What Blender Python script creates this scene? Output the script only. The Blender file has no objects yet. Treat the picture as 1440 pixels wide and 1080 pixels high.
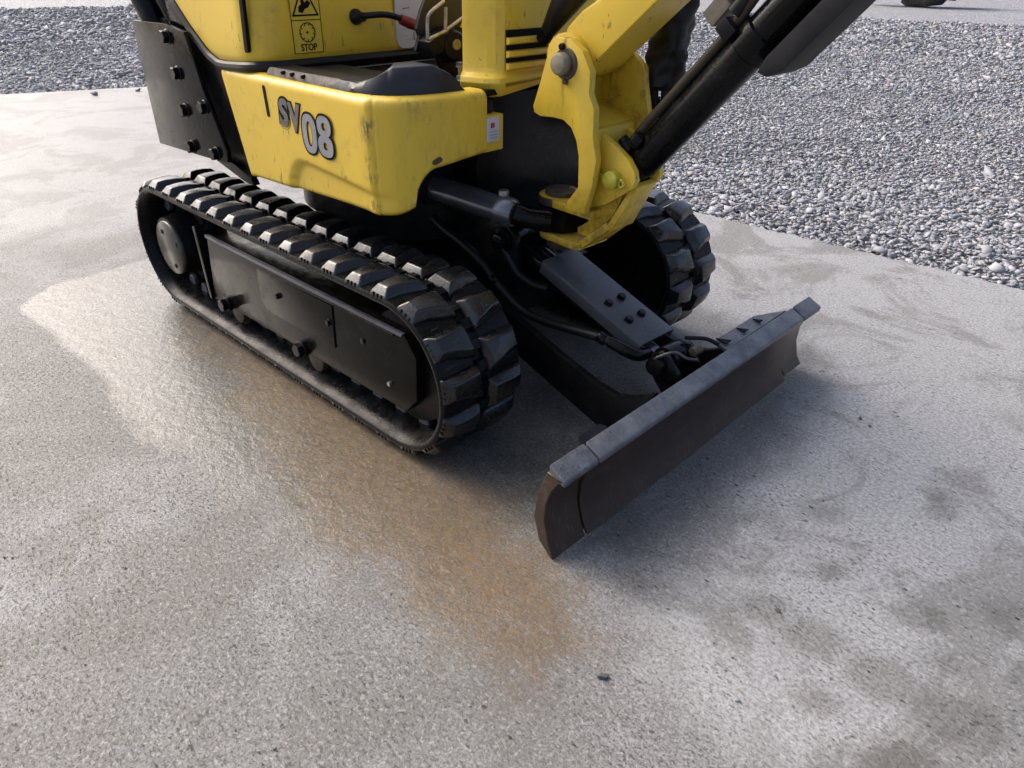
import bpy, bmesh, math, random
import numpy as np
from mathutils import Vector, Matrix

# ------------------------------------------------------------------ camera, sky, sun, exposure
scene = bpy.context.scene
CAM = (0.497, -1.0558, 0.7937)
YAW, PITCH, ROLL, FPX = math.radians(133.2731), math.radians(-30.7192), math.radians(0.9993), 1022.59
fwd = Vector((math.cos(PITCH)*math.cos(YAW), math.cos(PITCH)*math.sin(YAW), math.sin(PITCH)))
rgt = fwd.cross(Vector((0, 0, 1))).normalized()
upv = rgt.cross(fwd)
r2 = rgt*math.cos(ROLL) + upv*math.sin(ROLL)
u2 = upv*math.cos(ROLL) - rgt*math.sin(ROLL)
cd = bpy.data.cameras.new('camera')
cam = bpy.data.objects.new('camera', cd)
scene.collection.objects.link(cam)
cam.matrix_world = Matrix(((r2.x, u2.x, -fwd.x, CAM[0]), (r2.y, u2.y, -fwd.y, CAM[1]), (r2.z, u2.z, -fwd.z, CAM[2]), (0, 0, 0, 1)))
cd.sensor_width = 36.0
cd.sensor_fit = 'HORIZONTAL'
cd.lens = 36.0*FPX/1440.0
cd.clip_start = 0.02
cd.clip_end = 2000
scene.camera = cam

SUN_DIR = Vector((-0.95, -0.17, 0.0)).normalized()      # towards the sun, on the ground
SUN_EL = math.radians(43)
world = bpy.data.worlds.new('World')
scene.world = world
world.use_nodes = True
wn = world.node_tree.nodes
sky = wn.new('ShaderNodeTexSky')
sky.sky_type = 'NISHITA'
sky.sun_disc = False
sky.sun_elevation = SUN_EL
sky.sun_rotation = math.atan2(SUN_DIR.x, SUN_DIR.y)
sky.air_density = 0.75
sky.dust_density = 6.5
sky.ozone_density = 0.9
wn['Background'].inputs['Strength'].default_value = 0.15
world.node_tree.links.new(sky.outputs[0], wn['Background'].inputs['Color'])
sd = bpy.data.lights.new('sun', 'SUN')
sd.energy = 0.78
sd.angle = math.radians(56)
sd.color = (0.985, 0.985, 0.955)
sun = bpy.data.objects.new('sun', sd)
scene.collection.objects.link(sun)
sv = Vector((SUN_DIR.x*math.cos(SUN_EL), SUN_DIR.y*math.cos(SUN_EL), math.sin(SUN_EL)))
sun.rotation_euler = sv.to_track_quat('Z', 'Y').to_euler()
sun.location = sv*20
scene.view_settings.view_transform = 'Standard'
scene.view_settings.look = 'None'
scene.view_settings.gamma = 1.0
scene.view_settings.exposure = 0.98
scene.view_settings.use_curve_mapping = False

# ------------------------------------------------------------------ helpers
COL = scene.collection
rnd = random.Random(7)
nrng = np.random.default_rng(11)

def new_mat(name):
    m = bpy.data.materials.new(name)
    m.use_nodes = True
    return m, m.node_tree.nodes, m.node_tree.links, m.node_tree.nodes['Principled BSDF']

class NT:
    """short node helpers"""
    def __init__(s, name):
        s.m, s.n, s.l, s.b = new_mat(name)
        s.tc = s.n.new('ShaderNodeTexCoord')
    def co(s, scale=(1, 1, 1), kind='Object', rot=(0, 0, 0)):
        mp = s.n.new('ShaderNodeMapping')
        mp.inputs['Scale'].default_value = scale
        mp.inputs['Rotation'].default_value = rot
        s.l.new(s.tc.outputs[kind], mp.inputs[0])
        return mp.outputs[0]
    def pos(s):
        g = s.n.new('ShaderNodeNewGeometry')
        return g.outputs['Position']
    def noise(s, vec, scale, detail=3, rough=0.55, dist=0.0):
        t = s.n.new('ShaderNodeTexNoise')
        t.inputs['Scale'].default_value = scale
        t.inputs['Detail'].default_value = detail
        t.inputs['Roughness'].default_value = rough
        t.inputs['Distortion'].default_value = dist
        s.l.new(vec, t.inputs['Vector'])
        return t.outputs['Fac']
    def voro(s, vec, scale, feature='F1', out='Distance', rand=1.0):
        t = s.n.new('ShaderNodeTexVoronoi')
        t.feature = feature
        t.inputs['Scale'].default_value = scale
        t.inputs['Randomness'].default_value = rand
        s.l.new(vec, t.inputs['Vector'])
        return t.outputs[out]
    def ramp(s, fac, stops):
        r = s.n.new('ShaderNodeValToRGB')
        e = r.color_ramp.elements
        while len(e) < len(stops):
            e.new(0.5)
        for k, (p, c) in enumerate(stops):
            e[k].position = p
            e[k].color = (c, c, c, 1) if not isinstance(c, tuple) else (*c, 1)
        s.l.new(fac, r.inputs[0])
        return r.outputs[0]
    def mix(s, fac, a, b, mode='MIX'):
        x = s.n.new('ShaderNodeMix')
        x.data_type = 'RGBA'
        x.blend_type = mode
        for i, v in ((0, fac), (6, a), (7, b)):
            if isinstance(v, (int, float)):
                x.inputs[i].default_value = v if i == 0 else (v, v, v, 1)
            elif isinstance(v, tuple):
                x.inputs[i].default_value = (*v, 1)
            else:
                s.l.new(v, x.inputs[i])
        return x.outputs[2]
    def math(s, op, a, b=0.0, clamp=False):
        x = s.n.new('ShaderNodeMath')
        x.operation = op
        x.use_clamp = clamp
        for i, v in ((0, a), (1, b)):
            if isinstance(v, (int, float)):
                x.inputs[i].default_value = v
            else:
                s.l.new(v, x.inputs[i])
        return x.outputs[0]
    def attr(s, name):
        a = s.n.new('ShaderNodeAttribute')
        a.attribute_name = name
        return a.outputs['Fac']
    def bump(s, h, strength=0.3, dist=0.002, normal=None):
        b = s.n.new('ShaderNodeBump')
        b.inputs['Strength'].default_value = strength if isinstance(strength, (int, float)) else 1.0
        if not isinstance(strength, (int, float)):
            s.l.new(strength, b.inputs['Strength'])
        b.inputs['Distance'].default_value = dist
        s.l.new(h, b.inputs['Height'])
        if normal is not None:
            s.l.new(normal, b.inputs['Normal'])
        return b.outputs[0]
    def set(s, **kw):
        for k, v in kw.items():
            i = s.b.inputs[k.replace('_', ' ')]
            if isinstance(v, tuple):
                i.default_value = (*v, 1) if len(v) == 3 else v
            elif isinstance(v, (int, float)):
                i.default_value = v
            else:
                s.l.new(v, i)
        return s.m

def finish(me, bm, smooth=True, angle=35):
    bm.normal_update()
    bm.to_mesh(me)
    bm.free()
    if smooth:
        me.polygons.foreach_set('use_smooth', [True]*len(me.polygons))
        me.set_sharp_from_angle(angle=math.radians(angle))
    me.update()

ROOT_LOC = Vector((-0.84, 0, 0))
def link(name, me, mat, parent=None):
    o = bpy.data.objects.new(name, me)
    COL.objects.link(o)
    if mat is not None and me is not None and not me.materials:
        me.materials.append(mat)
    if parent is not None:
        o.parent = parent
        if parent.type == 'EMPTY':
            o.location = -Vector(parent.location)
    return o

def bevel(bm, w, seg=2, ang=25):
    if w <= 0:
        return
    bm.normal_update()
    ed = [e for e in bm.edges if len(e.link_faces) == 2 and e.calc_face_angle(0) > math.radians(ang)]
    if ed:
        bmesh.ops.bevel(bm, geom=ed, offset=w, segments=seg, profile=0.6, affect='EDGES', clamp_overlap=True)

def from_geo(name, verts, faces, mat, parent, bev=0.0, seg=2, smooth=True, angle=35):
    bm = bmesh.new()
    vs = [bm.verts.new(v) for v in verts]
    for f in faces:
        try:
            bm.faces.new([vs[i] for i in f])
        except ValueError:
            pass
    bmesh.ops.recalc_face_normals(bm, faces=bm.faces)
    bevel(bm, bev, seg)
    me = bpy.data.meshes.new(name)
    finish(me, bm, smooth, angle)
    return link(name, me, mat, parent)

def prism_geo(pts, a, b, axis='y'):
    n = len(pts)
    def P(p, t):
        return {'y': (p[0], t, p[1]), 'x': (t, p[0], p[1]), 'z': (p[0], p[1], t)}[axis]
    v = [P(p, a) for p in pts] + [P(p, b) for p in pts]
    f = [tuple(range(n)), tuple(range(2*n-1, n-1, -1))] + [(i, (i+1) % n, n+(i+1) % n, n+i) for i in range(n)]
    return v, f

def prism(name, pts, a, b, mat, parent, axis='y', bev=0.0015, seg=2):
    v, f = prism_geo(pts, a, b, axis)
    return from_geo(name, v, f, mat, parent, bev, seg)

def box(name, lo, hi, mat, parent, bev=0.002, seg=2):
    return prism(name, [(lo[0], lo[2]), (hi[0], lo[2]), (hi[0], hi[2]), (lo[0], hi[2])], lo[1], hi[1], mat, parent, 'y', bev, seg)

def obox(name, c, dx, dy, dz, size, mat, parent, bev=0.002):
    """box in a rotated frame: centre, three unit axes, full sizes"""
    c = Vector(c); A = [Vector(dx)*size[0]/2, Vector(dy)*size[1]/2, Vector(dz)*size[2]/2]
    v = [c + sx*A[0] + sy*A[1] + sz*A[2] for sx in (-1, 1) for sy in (-1, 1) for sz in (-1, 1)]
    f = [(0, 1, 3, 2), (4, 6, 7, 5), (0, 4, 5, 1), (2, 3, 7, 6), (0, 2, 6, 4), (1, 5, 7, 3)]
    return from_geo(name, v, f, mat, parent, bev)

def catmull(pts, k=6):
    P = [Vector(p) for p in pts]
    P = [P[0]*2-P[1]] + P + [P[-1]*2-P[-2]]
    out = []
    for i in range(1, len(P)-2):
        for j in range(k):
            t = j/k
            a, b, c, d = P[i-1], P[i], P[i+1], P[i+2]
            out.append(0.5*((2*b) + (c-a)*t + (2*a-5*b+4*c-d)*t*t + (3*b-a-3*c+d)*t**3))
    out.append(P[-2].copy())
    return out

def tube_geo(path, r, n=12, caps=True, squash=1.0):
    path = [Vector(p) for p in path]
    rr = r if isinstance(r, (list, tuple)) else [r]*len(path)
    if len(rr) != len(path):
        rr = [float(np.interp(i/(len(path)-1), np.linspace(0, 1, len(rr)), rr)) for i in range(len(path))]
    v, f = [], []
    t0 = (path[1]-path[0]).normalized()
    ref = Vector((0, 0, 1)) if abs(t0.z) < 0.9 else Vector((1, 0, 0))
    nx = t0.cross(ref).normalized()
    for i, p in enumerate(path):
        t = (path[min(i+1, len(path)-1)] - path[max(i-1, 0)]).normalized()
        nx = (nx - t*nx.dot(t)).normalized()
        ny = t.cross(nx)
        for k in range(n):
            a = 2*math.pi*k/n
            v.append(p + nx*math.cos(a)*rr[i] + ny*math.sin(a)*rr[i]*squash)
    for i in range(len(path)-1):
        for k in range(n):
            f.append((i*n+k, i*n+(k+1) % n, (i+1)*n+(k+1) % n, (i+1)*n+k))
    if caps:
        f.append(tuple(range(n-1, -1, -1)))
        f.append(tuple(range((len(path)-1)*n, len(path)*n)))
    return v, f

def tube(name, path, r, mat, parent, n=12, smooth_path=True, k=6, bev=0.0, squash=1.0):
    p = catmull(path, k) if smooth_path and len(path) > 2 else [Vector(q) for q in path]
    v, f = tube_geo(p, r, n, True, squash)
    return from_geo(name, v, f, mat, parent, bev, 2, True, 40)

def cyl(name, p0, p1, r, mat, parent, n=28, bev=0.0015):
    v, f = tube_geo([p0, p1], r, n)
    return from_geo(name, v, f, mat, parent, bev, 2, True, 40)

def rings(name, p0, p1, prof, mat, parent, n=28):
    """turned part: prof = list of (t along p0-p1, radius)"""
    p0, p1 = Vector(p0), Vector(p1)
    v, f = tube_geo([p0.lerp(p1, t) for t, r in prof], [r for t, r in prof], n)
    # one frame for all rings (path is straight)
    return from_geo(name, v, f, mat, parent, 0.0, 1, True, 40)

def frame(loc, z, x=None):
    z = Vector(z).normalized()
    if x is None:
        x = Vector((0, 0, 1)) if abs(z.z) < 0.9 else Vector((1, 0, 0))
    x = Vector(x)
    x = (x - z*x.dot(z)).normalized()
    y = z.cross(x)
    return Matrix(((x.x, y.x, z.x, loc[0]), (x.y, y.y, z.y, loc[1]), (x.z, y.z, z.z, loc[2]), (0, 0, 0, 1)))

BOLT = {}
def bolt(loc, axis, size, mat, parent, name='bolt', turn=0.3):
    """hexagon head with a washer; mesh shared per material"""
    key = mat.name
    if key not in BOLT:
        bm = bmesh.new()
        for (r, z0, z1, n) in ((0.56, -0.1, 0.05, 16), (0.5, 0.03, 0.46, 6)):
            a = [bm.verts.new((r*math.cos(2*math.pi*k/n), r*math.sin(2*math.pi*k/n), z0)) for k in range(n)]
            b = [bm.verts.new((r*math.cos(2*math.pi*k/n), r*math.sin(2*math.pi*k/n), z1)) for k in range(n)]
            c = [bm.verts.new((0.86*v.co.x, 0.86*v.co.y, z1+0.05)) for v in b]
            for k in range(n):
                bm.faces.new((a[k], a[(k+1) % n], b[(k+1) % n], b[k]))
                bm.faces.new((b[k], b[(k+1) % n], c[(k+1) % n], c[k]))
            bm.faces.new(c)
        me = bpy.data.meshes.new('bolt')
        finish(me, bm, False)
        me.materials.append(mat)
        BOLT[key] = me
    o = bpy.data.objects.new(name, BOLT[key])
    COL.objects.link(o)
    o.parent = parent
    M = frame(loc, axis) @ Matrix.Rotation(turn + rnd.random(), 4, 'Z') @ Matrix.Scale(size, 4)
    if parent.type == 'EMPTY':
        M = Matrix.Translation(-Vector(parent.location)) @ M
    o.matrix_local = M
    return o

def text_mesh(name, body, size, M, mat, parent, offset=0.0, shear=0.0, extrude=0.0004, sx=1.0):
    cu = bpy.data.curves.new(name, 'FONT')
    cu.body = body
    cu.size = size
    cu.offset = offset
    cu.shear = shear
    cu.extrude = extrude
    cu.align_x = 'CENTER'
    cu.align_y = 'CENTER'
    cu.resolution_u = 6
    t = bpy.data.objects.new('tmp', cu)
    COL.objects.link(t)
    bpy.context.view_layer.update()
    me = bpy.data.meshes.new_from_object(t.evaluated_get(bpy.context.evaluated_depsgraph_get()))
    bpy.data.objects.remove(t)
    me.transform(M @ Matrix.Diagonal((sx, 1, 1, 1)))
    me.name = name
    me.materials.clear()
    return link(name, me, mat, parent)

# ------------------------------------------------------------------ materials
def mat_yellow(name='yellow paint', bracket=False):
    t = NT(name)
    p = t.pos()
    big = t.noise(p, 3.0, 4, 0.6)
    fine = t.noise(p, 55, 4, 0.65)
    base = t.mix(t.ramp(big, [(0.3, 0.0), (0.75, 1.0)]), (0.72, 0.485, 0.033), (0.64, 0.435, 0.036))
    # grime clouds
    gr = t.math('MULTIPLY', t.ramp(t.noise(p, 9, 5, 0.7), [(0.55, 0.0), (0.78, 1.0)]), t.ramp(fine, [(0.35, 0.0), (0.7, 1.0)]))
    base = t.mix(t.math('MULTIPLY', gr, 0.7), base, (0.19, 0.12, 0.03))
    if bracket:
        sp = t.n.new('ShaderNodeSeparateXYZ')
        t.l.new(p, sp.inputs[0])
        wx = t.math('ADD', sp.outputs[0], t.math('MULTIPLY', t.math('SUBTRACT', t.noise(p, 30, 3), 0.5), 0.012))
        run = t.math('SUBTRACT', 1.0, t.math('MULTIPLY', t.math('ABSOLUTE', t.math('ADD', wx, 0.3205)), 190.0), True)
        run = t.math('MULTIPLY', run, t.ramp(sp.outputs[2], [(0.540, 0.0), (0.625, 1.0)]))
        low = t.math('MULTIPLY', t.ramp(t.noise(p, 34, 5, 0.7), [(0.42, 0.0), (0.62, 1.0)]), t.ramp(sp.outputs[2], [(0.36, 0.9), (0.47, 0.15)]))
        pit_ = t.math('MULTIPLY', t.ramp(t.noise(p, 24, 5, 0.7), [(0.50, 0.0), (0.68, 1.0)]), t.ramp(sp.outputs[1], [(0.02, 0.0), (0.05, 0.8)]))
        base = t.mix(t.math('MULTIPLY', t.math('MAXIMUM', t.math('MAXIMUM', run, low), pit_), 0.8), base, (0.16, 0.085, 0.02))
    # fine scratches and chips
    mp = t.n.new('ShaderNodeMapping')
    mp.inputs['Scale'].default_value = (90, 90, 28)
    mp.inputs['Rotation'].default_value = (0.2, 0.1, 0.5)
    t.l.new(p, mp.inputs[0])
    sc = t.noise(mp.outputs[0], 1.0, 6, 0.75, 0.6)
    area = t.ramp(t.noise(p, 14, 2), [(0.50, 0.0), (0.60, 1.0)])
    chip = t.math('MULTIPLY', t.ramp(sc, [(0.605, 0.0), (0.64, 1.0)]), area)
    a = t.attr('wear')
    chip2 = t.math('MULTIPLY', t.ramp(sc, [(0.50, 0.0), (0.56, 1.0)]), a)
    chip = t.math('MAXIMUM', chip, chip2)
    base = t.mix(t.math('MULTIPLY', chip, 0.85), base, (0.045, 0.037, 0.03))
    rough = t.math('ADD', 0.34, t.math('MULTIPLY', fine, 0.22))
    h = t.math('ADD', t.noise(p, 260, 2), t.math('MULTIPLY', chip, -1.0))
    return t.set(Base_Color=base, Roughness=rough, Coat_Weight=0.15, Coat_Roughness=0.2, Normal=t.bump(h, 0.10, 0.001))

def mat_black(name='black paint', col=(0.004, 0.004, 0.0045), rough=0.11, drops=0.5, dust=(0.05, 0.045, 0.037), dust_amt=0.3):
    t = NT(name)
    p = t.pos()
    n1 = t.noise(p, 18, 5, 0.7)
    n2 = t.noise(p, 160, 3, 0.6)
    d = t.math('MULTIPLY', t.ramp(n1, [(0.45, 0.0), (0.8, 1.0)]), t.ramp(n2, [(0.35, 0.2), (0.7, 1.0)]))
    base = t.mix(t.math('MULTIPLY', d, dust_amt), col, dust)
    spec = t.ramp(t.voro(p, 420), [(0.05, 1.0), (0.14, 0.0)])
    spec = t.math('MULTIPLY', spec, t.ramp(t.noise(p, 26, 3), [(0.54, 0.0), (0.62, 1.0)]))
    base = t.mix(t.math('MULTIPLY', spec, 0.35), base, (0.20, 0.18, 0.15))
    drop = t.ramp(t.voro(p, 170), [(0.12, 1.0), (0.30, 0.0)])
    drop = t.math('MULTIPLY', drop, t.ramp(t.noise(p, 33, 2), [(0.47, 0.0), (0.56, 1.0)]))
    h = t.math('ADD', t.math('MULTIPLY', drop, drops), t.math('MULTIPLY', t.noise(p, 60, 4), 0.5))
    rg = t.math('ADD', rough, t.math('MULTIPLY', t.ramp(n1, [(0.4, 0.0), (0.75, 1.0)]), 0.22))
    rg = t.mix(drop, rg, 0.06)
    t.b.inputs['Specular IOR Level'].default_value = 0.17
    return t.set(Base_Color=base, Roughness=rg, Normal=t.bump(h, 0.35, 0.0016))

def mat_rubber(name='wet tread rubber', coat=1.0, spec=0.5):
    t = NT(name)
    t.b.inputs['Specular IOR Level'].default_value = spec
    p = t.pos()
    n1 = t.noise(p, 22, 5, 0.7)
    n2 = t.noise(p, 210, 4, 0.7)
    d = t.math('MULTIPLY', t.ramp(n1, [(0.42, 0.0), (0.72, 1.0)]), t.ramp(n2, [(0.4, 0.0), (0.65, 1.0)]))
    base = t.mix(t.math('MULTIPLY', d, 0.32), (0.0045, 0.0048, 0.0056), (0.055, 0.051, 0.046))
    mp = t.n.new('ShaderNodeMapping')
    mp.inputs['Scale'].default_value = (260, 40, 260)
    mp.inputs['Rotation'].default_value = (0.0, 0.4, 0.5)
    t.l.new(p, mp.inputs[0])
    scr = t.ramp(t.noise(mp.outputs[0], 1.0, 3, 0.6), [(0.62, 0.0), (0.68, 1.0)])
    base = t.mix(t.math('MULTIPLY', scr, 0.16), base, (0.2, 0.19, 0.17))
    rg = t.math('ADD', 0.20, t.math('MULTIPLY', t.ramp(n1, [(0.40, 0.0), (0.7, 1.0)]), 0.30))
    h = t.math('ADD', n2, t.math('MULTIPLY', n1, 1.2))
    return t.set(Base_Color=base, Roughness=rg, Coat_Weight=t.ramp(n1, [(0.42, coat), (0.66, 0.1*coat)]), Coat_Roughness=0.09, Normal=t.bump(h, 0.30, 0.002))

def mat_blade():
    t = NT('rust brown blade steel')
    p = t.pos()
    n1 = t.noise(p, 9, 6, 0.7)
    mp = t.n.new('ShaderNodeMapping')
    mp.inputs['Scale'].default_value = (60, 9, 60)
    t.l.new(p, mp.inputs[0])
    n2 = t.noise(mp.outputs[0], 1.0, 5, 0.7)
    base = t.mix(t.ramp(n1, [(0.3, 0.0), (0.7, 1.0)]), (0.038, 0.025, 0.020), (0.070, 0.044, 0.033))
    base = t.mix(t.math('MULTIPLY', t.ramp(n2, [(0.6, 0.0), (0.72, 1.0)]), 0.35), base, (0.15, 0.12, 0.10))
    base = t.mix(t.math('MULTIPLY', t.ramp(t.noise(p, 130, 4, 0.7), [(0.66, 0.0), (0.72, 1.0)]), 0.5), base, (0.19, 0.15, 0.11))
    mp2 = t.n.new('ShaderNodeMapping')
    mp2.inputs['Scale'].default_value = (30, 150, 22)
    mp2.inputs['Rotation'].default_value = (0.25, 0, 0)
    t.l.new(p, mp2.inputs[0])
    n3 = t.noise(mp2.outputs[0], 1.0, 4, 0.7, 0.4)
    base = t.mix(t.math('MULTIPLY', t.math('MULTIPLY', t.ramp(n3, [(0.58, 0.0), (0.66, 1.0)]), t.ramp(n1, [(0.4, 0.0), (0.6, 1.0)])), 0.5), base, (0.17, 0.135, 0.11))
    rg = t.math('ADD', 0.18, t.math('MULTIPLY', n2, 0.32))
    return t.set(Base_Color=base, Roughness=rg, Metallic=0.25, Normal=t.bump(t.math('ADD', t.noise(p, 240, 3), t.math('MULTIPLY', n2, 1.2)), 0.22, 0.0015))

def mat_worn():
    t = NT('worn blue grey steel')
    p = t.pos()
    n1 = t.noise(p, 26, 5, 0.7)
    drop = t.ramp(t.voro(p, 120), [(0.16, 1.0), (0.34, 0.0)])
    drop = t.math('MULTIPLY', drop, t.ramp(t.noise(p, 40, 2), [(0.48, 0.0), (0.56, 1.0)]))
    base = t.mix(t.ramp(n1, [(0.35, 0.0), (0.68, 1.0)]), (0.075, 0.080, 0.090), (0.165, 0.172, 0.186))
    base = t.mix(t.math('MULTIPLY', drop, 0.6), base, (0.05, 0.055, 0.065))
    base = t.mix(t.math('MULTIPLY', t.ramp(t.noise(p, 75, 4, 0.7), [(0.66, 0.0), (0.72, 1.0)]), 0.5), base, (0.13, 0.09, 0.055))
    return t.set(Base_Color=base, Roughness=t.math('ADD', 0.28, t.math('MULTIPLY', n1, 0.3)), Metallic=0.35,
                 Normal=t.bump(t.math('ADD', drop, t.noise(p, 200, 3)), 0.3, 0.0015))

def mat_plain(name, col, rough=0.5, metal=0.0, bump=0.1, vary=0.25, scale=40, coat=0.0, spec=0.5):
    t = NT(name)
    p = t.pos()
    n = t.noise(p, scale, 4, 0.65)
    dark = tuple(c*(1-vary) for c in col)
    lite = tuple(min(1, c*(1+vary)) for c in col)
    t.b.inputs['Specular IOR Level'].default_value = spec
    return t.set(Base_Color=t.mix(t.ramp(n, [(0.3, 0.0), (0.7, 1.0)]), dark, lite), Metallic=metal, Coat_Weight=coat,
                 Roughness=t.math('ADD', rough-0.08, t.math('MULTIPLY', n, 0.16)), Normal=t.bump(t.noise(p, 300, 3), bump, 0.001))

YEL = mat_yellow()
YELB = mat_yellow('yellow bracket paint', True)
BLK = mat_black()
BLKM = mat_black('matt black steel', (0.006, 0.006, 0.0066), 0.30, 0.25, (0.04, 0.035, 0.03), 0.45)
FRAME_M = mat_black('track frame paint', (0.006, 0.0057, 0.0052), 0.13, 0.25, (0.04, 0.034, 0.024), 0.4)
RUB = mat_rubber('wet tread rubber', 0.45, 0.4)
RUBB = mat_rubber('belt rubber', 0.0, 0.12)
FRAME_M.node_tree.nodes['Principled BSDF'].inputs['Specular IOR Level'].default_value = 0.14
BLADE = mat_blade()
WORN = mat_worn()
STEEL = mat_plain('bare steel', (0.34, 0.33, 0.31), 0.34, 0.85, 0.15, 0.3, 60)
RUSTY = mat_plain('rusty pin steel', (0.085, 0.066, 0.048), 0.5, 0.4, 0.4, 0.45, 70)
CHROME = mat_plain('oiled cylinder steel', (0.17, 0.175, 0.19), 0.20, 0.7, 0.05, 0.2, 30)
HOSE = mat_plain('black rubber hose', (0.008, 0.008, 0.0085), 0.42, 0.0, 0.35, 0.4, 90, spec=0.3)
MATR = mat_plain('dusty foot mat rubber', (0.014, 0.016, 0.020), 0.40, 0.0, 0.3, 0.3, 30, spec=0.4)
MATD = mat_plain('worn dusty mat edge', (0.13, 0.115, 0.09), 0.7, 0.0, 0.6, 0.5, 90)
RED = mat_plain('red grip plastic', (0.24, 0.02, 0.022), 0.4, 0.0, 0.1, 0.25, 80)
WHITE = mat_plain('white sticker', (0.50, 0.51, 0.56), 0.45, 0.0, 0.03, 0.06, 40)
INK = mat_plain('black print and opening shade', (0.006, 0.006, 0.006), 0.8, 0.0, 0.03, 0.1, 40, spec=0.15)  # print, and the painted dark of slots, louvres and cut-outs
INKR = mat_plain('red print', (0.35, 0.03, 0.03), 0.5, 0.0, 0.03, 0.1, 40)
INKG = mat_plain('grey print', (0.33, 0.34, 0.37), 0.5, 0.0, 0.03, 0.1, 40)
DECALY = mat_plain('pale yellow sticker', (0.66, 0.49, 0.055), 0.42, 0.0, 0.03, 0.08, 30)
SILVER = mat_plain('silver lettering', (0.25, 0.25, 0.26), 0.4, 0.1, 0.03, 0.22, 22)
GREYL = mat_plain('dark grey lettering', (0.11, 0.10, 0.095), 0.45, 0.1, 0.03, 0.45, 60)
HUBM = mat_plain('scuffed grey hub cap', (0.055, 0.053, 0.047), 0.22, 0.25, 0.3, 0.35, 45)
YPIN = mat_plain('lime yellow pin paint', (0.42, 0.37, 0.03), 0.45, 0.0, 0.2, 0.3, 60)

# ------------------------------------------------------------------ ground: slab, gravel bed, gravel
def sdf_poly(X, Y, poly):
    """signed distance (positive inside) of points to polygon"""
    P = np.stack([X, Y], -1)
    d = np.full(X.shape, 1e9)
    inside = np.zeros(X.shape, bool)
    n = len(poly)
    for i in range(n):
        a = np.array(poly[i]); b = np.array(poly[(i+1) % n])
        ab = b-a
        t = np.clip(((P-a) @ ab)/(ab @ ab), 0, 1)
        q = a + t[..., None]*ab
        d = np.minimum(d, np.linalg.norm(P-q, axis=-1))
        c = ((a[1] > Y) != (b[1] > Y)) & (X < (b[0]-a[0])*(Y-a[1])/((b[1]-a[1]) + 1e-12) + a[0])
        inside ^= c
    return np.where(inside, d, -d)

def y_edge(x): return 1.26 + 0.0526*(x+0.71)
def x_edge(y): return -5.0 + 0.346*(y-0.19)

PUDDLE = [(-1.57, -.69), (-1.66, -.60), (-1.66, -.46), (-1.66, -.28), (-1.36, -.05), (-.35, 0.05), (-.20, .0), (-.12, -.16), (-.07, -.32), (-.03, -.42),
          (.08, -.45), (.16, -.50), (.10, -.60), (0, -.65), (-.12, -.63), (-.29, -.66), (-.44, -.68), (-.60, -.68), (-.82, -.72), (-1.05, -.68), (-1.35, -.69)]
BROWN = [(-1.32, -.43), (-1.19, -.30), (-.34, -.33), (-.19, -.36), (-.05, -.40), (.07, -.42), (.13, -.49), (.08, -.58), (-.02, -.64), (-.13, -.62),
         (-.28, -.62), (-.43, -.60), (-.78, -.53), (-1.1, -.50)]

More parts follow.
